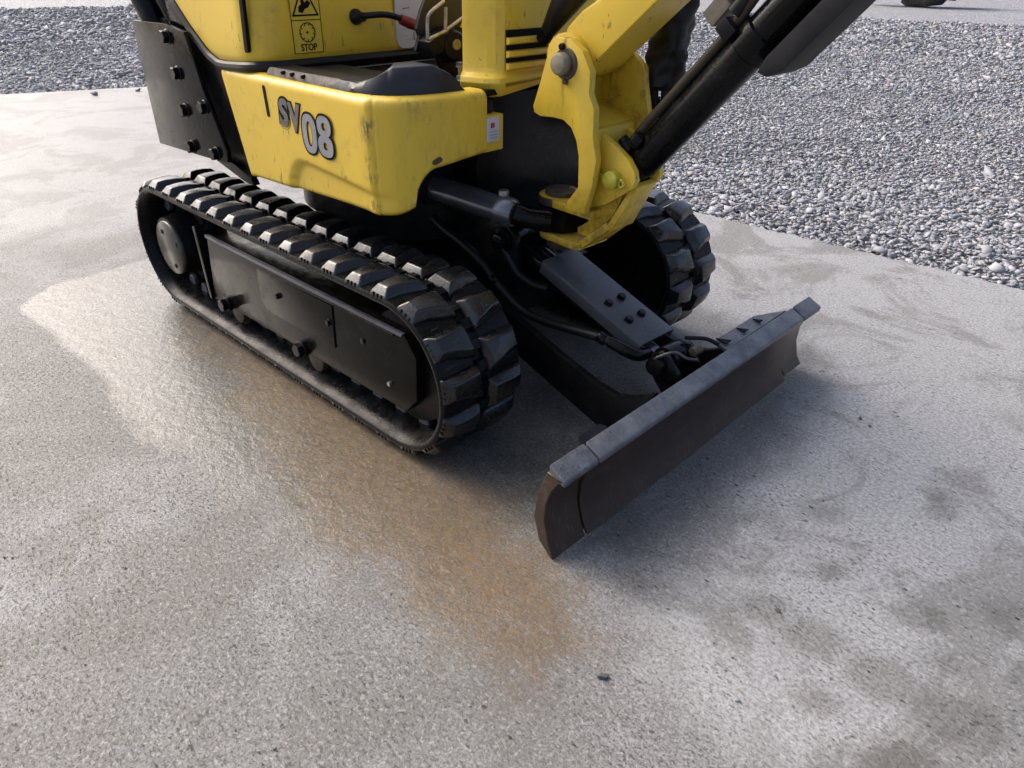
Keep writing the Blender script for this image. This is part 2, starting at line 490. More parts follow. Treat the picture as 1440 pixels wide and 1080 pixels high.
def build_slab():
    xs = np.concatenate([np.linspace(-4.3, -2.0, 12)[:-1], np.arange(-2.0, 0.9, 0.02), np.linspace(0.9, 4.0, 12)])
    ys = np.concatenate([np.linspace(-4.0, -1.3, 10)[:-1], np.arange(-1.3, 0.9, 0.02), [0.95, 0.97]])
    nx, ny = len(xs)+1, len(ys)+1
    X = np.zeros((ny, nx)); Y = np.zeros((ny, nx))
    for j in range(ny):
        for i in range(1, nx):
            X[j, i] = xs[i-1]
            Y[j, i] = ys[j] if j < ny-1 else y_edge(xs[i-1]) + nrng.normal(0, 0.004)
        Y[j, 0] = ys[j] if j < ny-1 else 1.05
        X[j, 0] = x_edge(Y[j, 0])
    top = np.stack([X, Y, np.zeros_like(X)], -1).reshape(-1, 3)
    idx = np.arange(nx*ny).reshape(ny, nx)
    faces = np.stack([idx[:-1, :-1], idx[:-1, 1:], idx[1:, 1:], idx[1:, :-1]], -1).reshape(-1, 4).tolist()
    border = list(idx[0, :]) + list(idx[1:, -1]) + list(idx[-1, -2::-1]) + list(idx[-2:0:-1, 0])
    nb = len(border); n0 = len(top)
    low = top[border].copy(); low[:, 2] = -0.14
    verts = np.concatenate([top, low])
    for k in range(nb):
        faces.append((border[(k+1) % nb], border[k], n0+k, n0+(k+1) % nb))
    me = bpy.data.meshes.new('concrete_slab')
    me.from_pydata(verts.tolist(), [], faces)
    fx, fy = verts[:, 0], verts[:, 1]
    sm = lambda d, w: np.clip(0.5 + d/(2*w), 0, 1)
    wet = sm(sdf_poly(fx, fy, PUDDLE), np.interp(fx, [-1.0, -.3], [.028, .14]))
    brown = sm(sdf_poly(fx, fy, BROWN), 0.11)*np.clip(0.55 + (fx+1.2)*0.75, 0.5, 1.0)
    g = lambda cx, cy, sx, sy, a=0: np.exp(-(((fx-cx)*math.cos(a)+(fy-cy)*math.sin(a))/sx)**2 - ((-(fx-cx)*math.sin(a)+(fy-cy)*math.cos(a))/sy)**2)
    damp = np.zeros(len(verts))
    for cx, cy, s, w in ((.24, -.01, .035, .5), (.33, -.28, .035, .9), (.43, -.28, .035, 1), (.52, -.28, .04, .9), (.26, -.28, .035, .8), (.43, -.14, .03, .9),
                         (.54, -.05, .05, .7), (.37, .17, .035, .6), (.38, .53, .05, .5), (.37, .12, .03, .6), (.47, -.20, .03, .6), (.30, -.15, .025, .6), (.49, -.38, .035, .9), (.38, -.37, .025, .7), (.57, -.14, .03, .8), (.22, -.22, .02, .6), (.16, -.10, .03, .5)):
        damp = np.maximum(damp, w*g(cx, cy, s*1.25, s, 0.7))
    # broad darker, smoother patch along both sides of the blade
    damp = np.maximum(damp, 0.42*sm(sdf_poly(fx, fy, [(-.1, -.5), (.12, -.36), (.10, .3), (.02, .55), (-.2, .5), (-.3, -.1)]), 0.09))
    rust = 1.0*g(-.03, -.53, .055, .035, .6) + 0.5*g(-.12, -.50, .10, .05, .4) + .35*g(.10, -.57, .05, .08) + .45*g(.2, .05, .022, .015) + .35*g(-2.77, -.03, .35, .10, 1.0)
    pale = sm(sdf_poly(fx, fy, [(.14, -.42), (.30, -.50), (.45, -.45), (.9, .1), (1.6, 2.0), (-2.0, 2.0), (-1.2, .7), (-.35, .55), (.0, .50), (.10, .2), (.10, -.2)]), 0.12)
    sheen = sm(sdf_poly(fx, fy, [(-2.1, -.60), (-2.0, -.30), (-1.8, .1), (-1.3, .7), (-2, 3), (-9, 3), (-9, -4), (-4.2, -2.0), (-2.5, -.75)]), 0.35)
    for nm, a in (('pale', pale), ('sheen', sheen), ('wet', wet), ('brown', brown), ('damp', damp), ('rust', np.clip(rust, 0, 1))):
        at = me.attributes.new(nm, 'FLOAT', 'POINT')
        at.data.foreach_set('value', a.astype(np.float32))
    t = NT('weathered concrete')
    p = t.pos()
    big = t.noise(p, 2.2, 6, 0.68, 0.7)
    mid = t.noise(p, 9, 5, 0.65)
    grit = t.noise(p, 170, 3, 0.7)
    base = t.mix(t.ramp(mid, [(0.3, 0.0), (0.72, 1.0)]), (0.155, 0.155, 0.150), (0.235, 0.235, 0.229))
    base = t.mix(t.ramp(big, [(0.43, 0.0), (0.55, 0.8)]), base, (0.292, 0.295, 0.295))
    base = t.mix(t.ramp(t.noise(p, 4.3, 5, 0.7), [(0.40, 0.5), (0.56, 0.0)]), base, (0.19, 0.184, 0.174))
    base = t.mix(t.ramp(t.noise(p, 21, 5, 0.7), [(0.35, 0.55), (0.55, 0.0)]), base, (0.15, 0.145, 0.136))
    fineg = t.noise(p, 290, 4, 0.75)
    base = t.mix(t.ramp(fineg, [(0.36, 0.85), (0.52, 0.0)]), base, (0.07, 0.067, 0.063))
    base = t.mix(t.ramp(fineg, [(0.55, 0.0), (0.70, 0.5)]), base, (0.42, 0.415, 0.405))
    base = t.mix(t.ramp(t.noise(p, 75, 4, 0.7), [(0.36, 0.4), (0.50, 0.0)]), base, (0.14, 0.135, 0.128))
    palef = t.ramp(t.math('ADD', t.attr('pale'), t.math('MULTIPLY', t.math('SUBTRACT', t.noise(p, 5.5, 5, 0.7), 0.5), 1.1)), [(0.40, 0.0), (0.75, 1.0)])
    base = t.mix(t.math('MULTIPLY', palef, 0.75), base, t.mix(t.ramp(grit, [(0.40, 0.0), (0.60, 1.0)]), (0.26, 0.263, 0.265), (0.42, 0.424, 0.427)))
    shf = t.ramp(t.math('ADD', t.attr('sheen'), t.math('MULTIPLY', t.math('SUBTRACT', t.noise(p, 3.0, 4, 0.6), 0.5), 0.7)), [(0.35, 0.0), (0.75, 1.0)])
    base = t.mix(t.math('MULTIPLY', shf, 0.6), base, (0.29, 0.292, 0.292))  # far-left sky sheen partly painted in as paler concrete
    base = t.mix(t.ramp(t.noise(p, 3.1, 6, 0.7, 0.8), [(0.49, 0.0), (0.57, 0.62)]), base, (0.138, 0.133, 0.122))
    # aggregate grains, pale and dark
    vc = t.n.new('ShaderNodeTexVoronoi')
    vc.inputs['Scale'].default_value = 150
    t.l.new(p, vc.inputs['Vector'])
    sep = t.n.new('ShaderNodeSeparateColor')
    t.l.new(vc.outputs['Color'], sep.inputs[0])
    core = t.ramp(vc.outputs['Distance'], [(0.30, 1.0), (0.48, 0.0)])
    mpd = t.n.new('ShaderNodeMapping')
    mpd.inputs['Rotation'].default_value = (0, 0, 0.35)
    mpd.inputs['Scale'].default_value = (0.62, 1.25, 1)
    t.l.new(p, mpd.inputs[0])
    dark = t.ramp(t.noise(mpd.outputs[0], 190, 4, 0.72, 0.2), [(0.555, 0.0), (0.60, 1.0)])
    mpl = t.n.new('ShaderNodeMapping')
    mpl.inputs['Location'].default_value = (3.1, 1.7, 0.4)
    t.l.new(p, mpl.inputs[0])
    pale = t.ramp(t.noise(mpl.outputs[0], 140, 4, 0.7), [(0.54, 0.0), (0.62, 1.0)])
    patch = t.ramp(t.noise(p, 4.5, 6, 0.75), [(0.40, 0.12), (0.62, 1.0)])
    base = t.mix(t.math('MULTIPLY', pale, 0.45), base, (0.40, 0.396, 0.385))
    base = t.mix(t.math('MULTIPLY', t.math('MULTIPLY', dark, patch), 0.72), base, (0.06, 0.06, 0.062))
    vd = t.n.new('ShaderNodeTexVoronoi')
    vd.inputs['Scale'].default_value = 88
    t.l.new(mpd.outputs[0], vd.inputs['Vector'])
    sep2 = t.n.new('ShaderNodeSeparateColor')
    t.l.new(vd.outputs['Color'], sep2.inputs[0])
    pd = t.math('ADD', vd.outputs['Distance'], t.math('MULTIPLY', t.math('SUBTRACT', t.noise(p, 330, 2, 0.5), 0.5), 0.55))
    pd = t.math('ADD', pd, t.math('MULTIPLY', sep2.outputs[1], 0.16))
    pit = t.math('MULTIPLY', t.ramp(sep2.outputs[0], [(0.54, 0.0), (0.62, 1.0)]), t.ramp(pd, [(0.17, 1.0), (0.27, 0.0)]))
    pit = t.math('MULTIPLY', pit, t.ramp(t.noise(p, 6.5, 5, 0.75), [(0.39, 0.0), (0.58, 1.0)]))
    base = t.mix(t.math('MULTIPLY', pit, 0.88), base, (0.03, 0.03, 0.034))  # shade inside the small holes put into the colour
    # wetness
    wn1 = t.noise(p, 7, 5, 0.65)
    wn2 = t.noise(p, 45, 4, 0.65)
    wob = t.math('ADD', t.math('MULTIPLY', t.math('SUBTRACT', wn1, 0.5), 1.2), t.math('MULTIPLY', t.math('MULTIPLY', t.math('SUBTRACT', wn2, 0.5), 1.0), 0.5))
    wet = t.ramp(t.math('ADD', t.attr('wet'), wob), [(0.36, 0.0), (0.50, 0.5), (0.74, 1.0)])
    br = t.ramp(t.math('ADD', t.attr('brown'), wob), [(0.32, 0.0), (0.60, 0.65), (1.05, 1.0)])
    br = t.math('MULTIPLY', br, t.ramp(t.noise(p, 95, 4, 0.75), [(0.33, 0.25), (0.55, 1.0)]))
    br = t.math('MULTIPLY', br, t.math('SUBTRACT', 1.0, t.math('MULTIPLY', pale, 0.45)))
    dampf = t.ramp(t.math('ADD', t.attr('damp'), t.math('MULTIPLY', wob, 0.8)), [(0.16, 0.0), (0.55, 1.0)])
    film = t.math('MAXIMUM', t.math('MULTIPLY', wet, 0.9), t.math('MULTIPLY', dampf, 0.75))
    wetc = t.mix(1.0, base, (0.60, 0.58, 0.54), 'MULTIPLY')
    base = t.mix(film, base, wetc)
    silt = t.mix(t.ramp(wn2, [(0.3, 0.0), (0.7, 1.0)]), (0.125, 0.080, 0.036), (0.215, 0.150, 0.078))
    base = t.mix(t.math('MULTIPLY', br, 0.70), base, silt)
    base = t.mix(t.math('MULTIPLY', t.math('MULTIPLY', t.attr('rust'), t.ramp(wn2, [(0.36, 0.1), (0.6, 1.0)])), 0.34), base, (0.15, 0.085, 0.04))
    rg = t.mix(film, t.math('ADD', 0.44, t.math('MULTIPLY', mid, 0.22)), 0.22)
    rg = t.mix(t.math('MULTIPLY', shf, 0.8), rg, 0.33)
    rg = t.mix(wet, rg, t.ramp(wn2, [(0.35, 0.05), (0.65, 0.15)]))
    h = t.math('ADD', t.math('MULTIPLY', fineg, 1.3), t.math('MULTIPLY', core, 0.15))
    h = t.math('SUBTRACT', h, t.math('MULTIPLY', pit, 1.2))
    h = t.math('ADD', h, t.math('MULTIPLY', t.noise(p, 75, 4, 0.7), 0.35))
    h = t.math('SUBTRACT', h, t.math('MULTIPLY', dark, 0.8))
    st = t.mix(wet, 0.55, 0.22)
    b1 = t.bump(h, st, 0.0022)
    rip = t.math('ADD', t.noise(p, 42, 3, 0.55), t.math('MULTIPLY', t.noise(p, 120, 3, 0.6), 0.35))
    b2 = t.bump(rip, t.math('MULTIPLY', wet, 0.32), 0.006, b1)
    t.set(Base_Color=base, Roughness=rg, Normal=b2)
    sl = t.mix(wet, 0.36, 0.5)
    sl = t.mix(t.math('MAXIMUM', pit, t.math('MULTIPLY', dark, 0.7)), sl, t.mix(wet, 0.02, 0.25))
    t.l.new(sl, t.b.inputs['Specular IOR Level'])
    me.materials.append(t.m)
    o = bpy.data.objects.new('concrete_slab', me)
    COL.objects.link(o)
    o['kind'] = 'structure'
build_slab()

def gravel_mat(name, island):
    t = NT(name)
    p = t.pos()
    if island:
        g = t.n.new('ShaderNodeNewGeometry')
        f = g.outputs['Random Per Island']
        t2 = t.noise(p, 130, 4, 0.6)
        f2 = t.n.new('ShaderNodeTexWhiteNoise'); f2.noise_dimensions = '1D'
        t.l.new(f, f2.inputs['W'])
        c = t.ramp(f, [(0.0, (0.18, 0.188, 0.208)), (0.25, (0.245, 0.255, 0.277)), (0.55, (0.295, 0.306, 0.329)), (0.8, (0.35, 0.36, 0.38)), (1.0, (0.45, 0.456, 0.47))])
        c = t.mix(t.ramp(f2.outputs['Value'], [(0.90, 0.0), (0.95, 0.45)]), c, (0.30, 0.24, 0.17))
        c = t.mix(t.ramp(t2, [(0.4, 0.25), (0.6, 0.0)]), c, (0.2, 0.202, 0.215))
        h = t.noise(p, 220, 4, 0.6)
        return t.set(Base_Color=c, Roughness=0.8, Specular_IOR_Level=0.3, Normal=t.bump(h, 0.4, 0.002))
    v = t.n.new('ShaderNodeTexVoronoi')
    v.inputs['Scale'].default_value = 34
    t.l.new(p, v.inputs['Vector'])
    sp = t.n.new('ShaderNodeSeparateColor')
    t.l.new(v.outputs['Color'], sp.inputs[0])
    big = t.noise(p, 0.45, 5, 0.6)
    c = t.ramp(sp.outputs[0], [(0.0, (0.20, 0.207, 0.225)), (0.5, (0.30, 0.308, 0.326)), (1.0, (0.41, 0.416, 0.43))])
    c = t.mix(t.ramp(v.outputs['Distance'], [(0.40, 0.0), (0.75, 0.6)]), c, (0.13, 0.13, 0.135))  # shade in the gaps between stones painted darker
    c = t.mix(t.ramp(big, [(0.48, 0.0), (0.68, 0.55)]), c, (0.27, 0.255, 0.23))
    h = t.math('SUBTRACT', 1.0, v.outputs['Distance'])
    h = t.math('ADD', h, t.math('MULTIPLY', sp.outputs[1], 0.6))
    return t.set(Base_Color=c, Roughness=0.65, Normal=t.bump(h, 0.9, 0.02))

def build_gravel():
    n = 300.0
    me = bpy.data.meshes.new('gravel_bed')
    me.from_pydata([(-n, -n, -0.026), (n, -n, -0.026), (n, n, -0.026), (-n, n, -0.026)], [], [(0, 1, 2, 3)])
    me.materials.append(gravel_mat('gravel bed', False))
    o = bpy.data.objects.new('gravel_ground', me)
    COL.objects.link(o)
    o['kind'] = 'structure'
    # loose stones: true geometry, thinning out with distance
    cx, cy = CAM[0], CAM[1]
    P = []
    def ring(d0, d1, sp, size):
        m = int((2*d1/sp))
        gx, gy = np.meshgrid(np.arange(m), np.arange(m))
        x = cx - d1 + (gx + nrng.uniform(-.48, .48, gx.shape))*sp
        y = cy - d1 + (gy + nrng.uniform(-.48, .48, gy.shape))*sp
        d = np.hypot(x-cx, y-cy)
        a = np.degrees(np.arctan2(y-cy, x-cx))
        out = (y > y_edge(x) - 0.012 - 0.02*(nrng.random(x.shape) > 0.93) - 0.09*nrng.random(x.shape)*(nrng.random(x.shape) > 0.985)) | (x < x_edge(y) + 0.01)
        keep = (d >= d0) & (d < d1) & (a > 84) & (a < 178) & out
        s = size*np.exp(nrng.normal(0, .33, x.shape))
        lift = np.where(nrng.random(x.shape) < .35, 0.007, 0.0)*size/.0115
        P.append(np.stack([x[keep], y[keep], s[keep], lift[keep]], -1))
    ring(1.5, 3.4, 0.0135, 0.0084)
    ring(1.5, 3.4, 0.036, 0.0125)
    near_S = np.concatenate(P)
    P.clear()
    ring(3.4, 5.8, 0.0155, 0.0090)
    ring(5.8, 8.6, 0.0235, 0.0130)
    ring(8.6, 13.5, 0.043, 0.0215)
    far_S = np.concatenate(P)
    ph = (1+5**.5)/2
    ico = np.array([(-1, ph, 0), (1, ph, 0), (-1, -ph, 0), (1, -ph, 0), (0, -1, ph), (0, 1, ph), (0, -1, -ph), (0, 1, -ph), (ph, 0, -1), (ph, 0, 1), (-ph, 0, -1), (-ph, 0, 1)])
    ico /= np.linalg.norm(ico[0])
    F = np.array([(0, 11, 5), (0, 5, 1), (0, 1, 7), (0, 7, 10), (0, 10, 11), (1, 5, 9), (5, 11, 4), (11, 10, 2), (10, 7, 6), (7, 1, 8),
                  (3, 9, 4), (3, 4, 2), (3, 2, 6), (3, 6, 8), (3, 8, 9), (4, 9, 5), (2, 4, 11), (6, 2, 10), (8, 6, 7), (9, 8, 1)])
    octa = np.array([(1, 0, 0), (-1, 0, 0), (0, 1, 0), (0, -1, 0), (0, 0, 1), (0, 0, -1)], float)*1.15
    F8 = np.array([(0, 2, 4), (2, 1, 4), (1, 3, 4), (3, 0, 4), (2, 0, 5), (1, 2, 5), (3, 1, 5), (0, 3, 5)])
    allV, allI, off = [], [], 0
    for S, base, FF in ((near_S, ico, F), (far_S, octa, F8)):
        N = len(S)
        V = np.repeat(base[None], N, 0)*nrng.uniform(.60, 1.28, (N, len(base), 1))
        V *= np.stack([nrng.uniform(.85, 1.5, N), nrng.uniform(.6, 1.0, N), nrng.uniform(.22, .44, N)], -1)[:, None, :]
        ax = nrng.normal(0, .35, N); ay = nrng.normal(0, .35, N); az = nrng.uniform(0, 6.283, N)
        def rotate(V, ang, i, j):
            c, s = np.cos(ang)[:, None], np.sin(ang)[:, None]
            a, b = V[:, :, i].copy(), V[:, :, j].copy()
            V[:, :, i] = c*a - s*b; V[:, :, j] = s*a + c*b
        rotate(V, ax, 1, 2); rotate(V, ay, 0, 2); rotate(V, az, 0, 1)
        V *= S[:, 2][:, None, None]
        lowf = 0.018*np.sin(S[:, 0]*2.1+1)*np.sin(S[:, 1]*1.7) + 0.012*np.sin(S[:, 0]*5.3)*np.sin(S[:, 1]*4.1+2)
        near = np.clip((S[:, 1]-y_edge(S[:, 0]))/0.25, 0, 1)
        V += np.stack([S[:, 0], S[:, 1], -0.026 + 0.012*near + np.abs(lowf)*near + S[:, 3] + nrng.uniform(-.004, .006, N)], -1)[:, None, :]
        allV.append(V.reshape(-1, 3))
        allI.append((FF[None] + (np.arange(N)*len(base))[:, None, None]).reshape(-1) + off)
        off += N*len(base)
    V = np.concatenate(allV); I = np.concatenate(allI)
    me = bpy.data.meshes.new('gravel')
    me.vertices.add(len(V))
    me.vertices.foreach_set('co', V.reshape(-1).astype(np.float32))
    nf = len(I)//3
    me.loops.add(nf*3)
    me.loops.foreach_set('vertex_index', I.astype(np.int32))
    me.polygons.add(nf)
    me.polygons.foreach_set('loop_start', np.arange(0, nf*3, 3, dtype=np.int32))
    me.update(calc_edges=True)
    me.materials.append(gravel_mat('crushed grey stone', True))
    o = bpy.data.objects.new('gravel', me)
    COL.objects.link(o)
    o['kind'] = 'stuff'
    o['label'] = 'loose crushed grey gravel covering the yard beyond the slab'
    o['category'] = 'gravel'
    
build_gravel()

# ------------------------------------------------------------------ the excavator
root = bpy.data.objects.new('mini_excavator', None)
COL.objects.link(root)
root.location = ROOT_LOC
root['label'] = 'yellow and black mini excavator on rubber tracks with dozer blade lowered'
root['category'] = 'excavator'
ABSL = -ROOT_LOC

# ---- rubber tracks
XR, XF, ZC, RT = -1.273, -0.401, 0.1630, 0.1440
NL = 37
SL = XF-XR
PER = 2*SL + 2*math.pi*RT
def track_at(s):
    """position on the outer belt surface (x, z), tangent, outward normal"""
    s %= PER
    if s < SL:
        return (XR+s, ZC+RT), (1, 0), (0, 1)
    s -= SL
    if s < math.pi*RT:
        a = math.pi/2 - s/RT
        return (XF+RT*math.cos(a), ZC+RT*math.sin(a)), (math.sin(a), -math.cos(a)), (math.cos(a), math.sin(a))
    s -= math.pi*RT
    if s < SL:
        return (XF-s, ZC-RT), (-1, 0), (0, -1)
    s -= SL
    a = -math.pi/2 - s/RT
    return (XR+RT*math.cos(a), ZC+RT*math.sin(a)), (math.sin(a), -math.cos(a)), (math.cos(a), math.sin(a))

def lug_mesh():
    bm = bmesh.new()
    # (y, half width base, half width top, x shift)
    base = [(0.0, .0225, 0.0), (.030, .0240, .001), (.052, .0285, .004), (.080, .0305, .007)]
    topv = [(.0120, .0125, 0.0), (.032, .0140, .001), (.053, .0185, .004), (.0705, .0200, .007)]
    h = [.0160, .0185, .0185, .0165]
    L0 = [bm.verts.new((x-w, y, -.010)) for y, w, x in base]
    R0 = [bm.verts.new((x+w, y, -.010)) for y, w, x in base]
    L1 = [bm.verts.new((x-w*.98, y, .002)) for y, w, x in base]
    R1 = [bm.verts.new((x+w*.98, y, .002)) for y, w, x in base]
    LT = [bm.verts.new((x-w, y, z)) for (y, w, x), z in zip(topv, h)]
    RT_ = [bm.verts.new((x+w, y, z)) for (y, w, x), z in zip(topv, h)]
    for k in range(3):
        for A, B in ((L1, L0), (LT, L1), (R0, R1), (R1, RT_), (RT_, LT), (L0, R0)):
            bm.faces.new((A[k], A[k+1], B[k+1], B[k]))
    for k in (0, 3):
        bm.faces.new((L0[k], R0[k], R1[k], L1[k]))
        bm.faces.new((L1[k], R1[k], RT_[k], LT[k]))
    bmesh.ops.recalc_face_normals(bm, faces=bm.faces)
    bevel(bm, .0034, 3, 18)
    me = bpy.data.meshes.new('tread_lug')
    finish(me, bm, True, 50)
    me.materials.append(RUB)
    return me
LUG = lug_mesh()

def tooth_mesh():
    v, f = prism_geo([(-.016, -.002), (.016, -.002), (.010, .022), (-.010, .022)], -.006, .006)
    bm = bmesh.new()
    vs = [bm.verts.new(p) for p in v]
    for q in f:
        bm.faces.new([vs[i] for i in q])
    bmesh.ops.recalc_face_normals(bm, faces=bm.faces)
    bevel(bm, .002, 1)
    me = bpy.data.meshes.new('core_tooth')
    finish(me, bm)
    me.materials.append(WORN)
    return me
TOOTH = tooth_mesh()

def build_track(side):
    """side -1: towards the camera (y -0.415..-0.235); +1: the far one"""
    yo = -0.415 if side < 0 else 0.415
    inn = -side
    W = 0.180
    prof = [(0.0, -.005), (0.0, -.009), (.003, -.013), (.030, -.022), (.062, -.022), (.118, -.022), (.150, -.022), (W-.003, -.013), (W, -.009), (W, -.005),
            (W-.003, 0), (.105, 0.001), (.1, -.004), (.08, -.004), (.075, 0.001), (.003, 0)]
    ns = 190
    v, f = [], []
    m = len(prof)
    for i in range(ns):
        (x, z), t, n = track_at(PER*i/ns)
        for q, h in prof:
            v.append((x+n[0]*h, yo+inn*q, z+n[1]*h))
    for i in range(ns):
        for k in range(m):
            f.append((i*m+k, ((i+1) % ns)*m+k, ((i+1) % ns)*m+(k+1) % m, i*m+(k+1) % m))
    # link blocks down the middle and edge ribs beside each lug
    def blk(s, y0, y1, hl, h0, h1):
        b = len(v)
        for ss in (-hl, hl):
            (x, z), t, n = track_at(s+ss)
            for y in (y0, y1):
                for h in (h0, h1):
                    g = 0.8 if h == h1 else 1.0
                    (xx, zz), tt, nn = track_at(s+ss*g)
                    v.append((xx+nn[0]*h, yo+inn*y, zz+nn[1]*h))
        for q in ((0, 1, 3, 2), (4, 6, 7, 5), (0, 4, 5, 1), (2, 3, 7, 6), (0, 2, 6, 4), (1, 5, 7, 3)):
            f.append(tuple(b+k for k in q))
    for i in range(NL*2):
        s = PER*(i+0.5)/(NL*2)
        blk(s, .080, .100, .010, -.006, .007 if i % 2 else .004)
    for i in range(NL):
        s = PER*i/NL
        for d in (-.010, 0, .010):
            blk(s+d, .0006, .008, .0010, -.002, .0045)
    o = from_geo('rubber_track', v, f, RUBB, root, 0, 1, True, 40)
    for i in range(NL):
        for row in (0, 1):
            s = PER*(i + (0.0 if row == 0 else 0.46))/NL
            (x, z), t, n = track_at(s)
            # lug local: x along tangent, y from the belt edge inwards, z outwards
            y0 = yo + inn*0.002 if row == 0 else yo + inn*(W-0.002)
            yd = inn if row == 0 else -inn
            q = bpy.data.objects.new('tread_lug', LUG)
            COL.objects.link(q)
            q.parent = o
            q.matrix_local = Matrix(((t[0], 0, n[0], x), (0, yd, 0, y0), (t[1], 0, n[1], z), (0, 0, 0, 1)))
        s = PER*(i+0.25)/NL
        (x, z), t, n = track_at(s)
        for yy in (.066, .114):
            q = bpy.data.objects.new('core_tooth', TOOTH)
            COL.objects.link(q)
            q.parent = o
            q.matrix_local = Matrix(((t[0], 0, -n[0], x-n[0]*.020), (0, 1, 0, yo+inn*yy), (t[1], 0, -n[1], z-n[1]*.020), (0, 0, 0, 1)))
    # wheels
    yc = yo + inn*.09
    sp = cyl('drive_sprocket', (XR, yc-.016, ZC), (XR, yc+.016, ZC), .098, BLKM, root, 36, .004)
    nt = 11
    v, f = [], []
    for k in range(nt):
        a = 2*math.pi*k/nt
        vv, ff = prism_geo([(.09, -.016), (.116, -.008), (.116, .008), (.09, .016)], yc-.012, yc+.012)
        c, s = math.cos(a), math.sin(a)
        b = len(v)
        v += [(XR+c*p[0]-s*p[2], p[1], ZC+s*p[0]+c*p[2]) for p in vv]
        f += [tuple(b+i for i in q) for q in ff]
    from_geo('sprocket_teeth', v, f, BLKM, sp, .001, 1)
    yh = yo + inn*.012
    rings('hub_motor', (XR, yc, ZC), (XR, yh+inn*.004, ZC), [(0, .075), (.6, .075), (.75, .072), (1.0, .070)], BLKM, root, 40)
    hub = rings('hub_cap', (XR+.008, yh+inn*.006, ZC), (XR+.008, yh-inn*.004, ZC), [(0, .067), (.5, .067), (.8, .0655), (1, .063)], HUBM, root, 48)
    for a, rr in ((2.1, .042), (-1.2, .045), (0.4, .05)):
        cyl('hub_screw', (XR+.008+rr*math.cos(a), yh-inn*.002, ZC+rr*math.sin(a)), (XR+.008+rr*math.cos(a), yh-inn*.006, ZC+rr*math.sin(a)), .006, BLKM, hub, 12, .001)
    idl = rings('idler_wheel', (XF, yc-.045, ZC), (XF, yc+.045, ZC), [(0, .060), (.02, .104), (.3, .106), (.34, .118), (.66, .118), (.7, .106), (.98, .104), (1, .060)], BLKM, root, 40)
    cyl('idler_axle', (XF, yc-.055, ZC), (XF, yc+.055, ZC), .022, BLKM, idl, 20)
    for xr in (-1.02, -.70):
        ro = rings('track_roller', (xr, yc-.05, .086), (xr, yc+.05, .086), [(0, .030), (.02, .036), (.34, .036), (.38, .045), (.62, .045), (.66, .036), (.98, .036), (1, .030)], BLKM, root, 28)
        rings('roller_flange', (xr+.012, yo+inn*.030, .070), (xr+.012, yo+inn*.045, .070), [(0, .022), (.1, .026), (1, .026)], RUSTY, ro, 24)
    # side frame: long box with cut nose, paler strip painted in for its lit top edge
    yf = yo + inn*.024
    pts = [(-1.077, .238), (-.379, .241), (-.350, .205), (-.355, .120), (-.388, .084), (-1.10, .080)]
    fr = prism('track_frame', pts, yf, yf+inn*.075, FRAME_M, root, 'y', .003, 2)
    prism('end_flange', [(-1.135, .246), (-1.121, .250), (-1.106, .076), (-1.118, .074)], yf-inn*.004, yf+inn*.07, BLK, fr, 'y', .0015)
    prism('inspection_cover', [(-.86, .222), (-.588, .226), (-.593, .136), (-.86, .132)], yf-inn*.003, yf+inn*.002, FRAME_M, fr, 'y', .001)
    prism('lit_top_edge', [(-1.077, .233), (-.383, .236), (-.379, .243), (-1.077, .241)], yf-inn*.004, yf+inn*.004, WORN, fr, 'y', .0012)
    for bx, bz in ((-.784, .185), (-.602, .188)):
        bolt((bx, yf-inn*.003, bz), (0, -inn, 0), .013, BLK, fr)
    tube('weld_bead', [(-1.07+.035*k, yf-inn*(.0005+.0006*(k % 2)), .2325) for k in range(20)], .0026, FRAME_M, fr, 8, True, 3)
    cyl('grease_fitting', (-.425, yf, .128), (-.425, yf-inn*.007, .128), .0045, STEEL, fr, 12, .001)
    cyl('drain_plug', (-.50, yf+inn*.001, .185), (-.50, yf-inn*.003, .185), .006, BLKM, fr, 16, .001)
    for bx, bz in ((-1.027, .088), (-.714, .090)):
        cyl('pin_boss', (bx, yf+inn*.002, bz), (bx, yf-inn*.006, bz), .017, BLK, fr, 24)
        bolt((bx, yf-inn*.006, bz), (0, -inn, 0), .030, BLK, fr)
    return o
build_track(-1)
build_track(1)

# ---- undercarriage
box('undercarriage', (-1.06, -.235, .105), (-.55, .235, .240), BLKM, root, .008)
box('front_crossmember', (-.56, -.225, .125), (-.47, .225, .205), BLKM, root, .006)
for s in (-1, 1):
    for x0 in (-1.0, -.68):
        box('cross_tube', (x0, .2 if s > 0 else -.33, .13), (x0+.10, .33 if s > 0 else -.2, .22), BLKM, root, .004)
rings('slewing_ring', (-.84, 0, .26), (-.84, 0, .395), [(0, .20), (.35, .20), (.36, .235), (.75, .235), (.76, .21), (1, .21)], BLKM, root, 48)

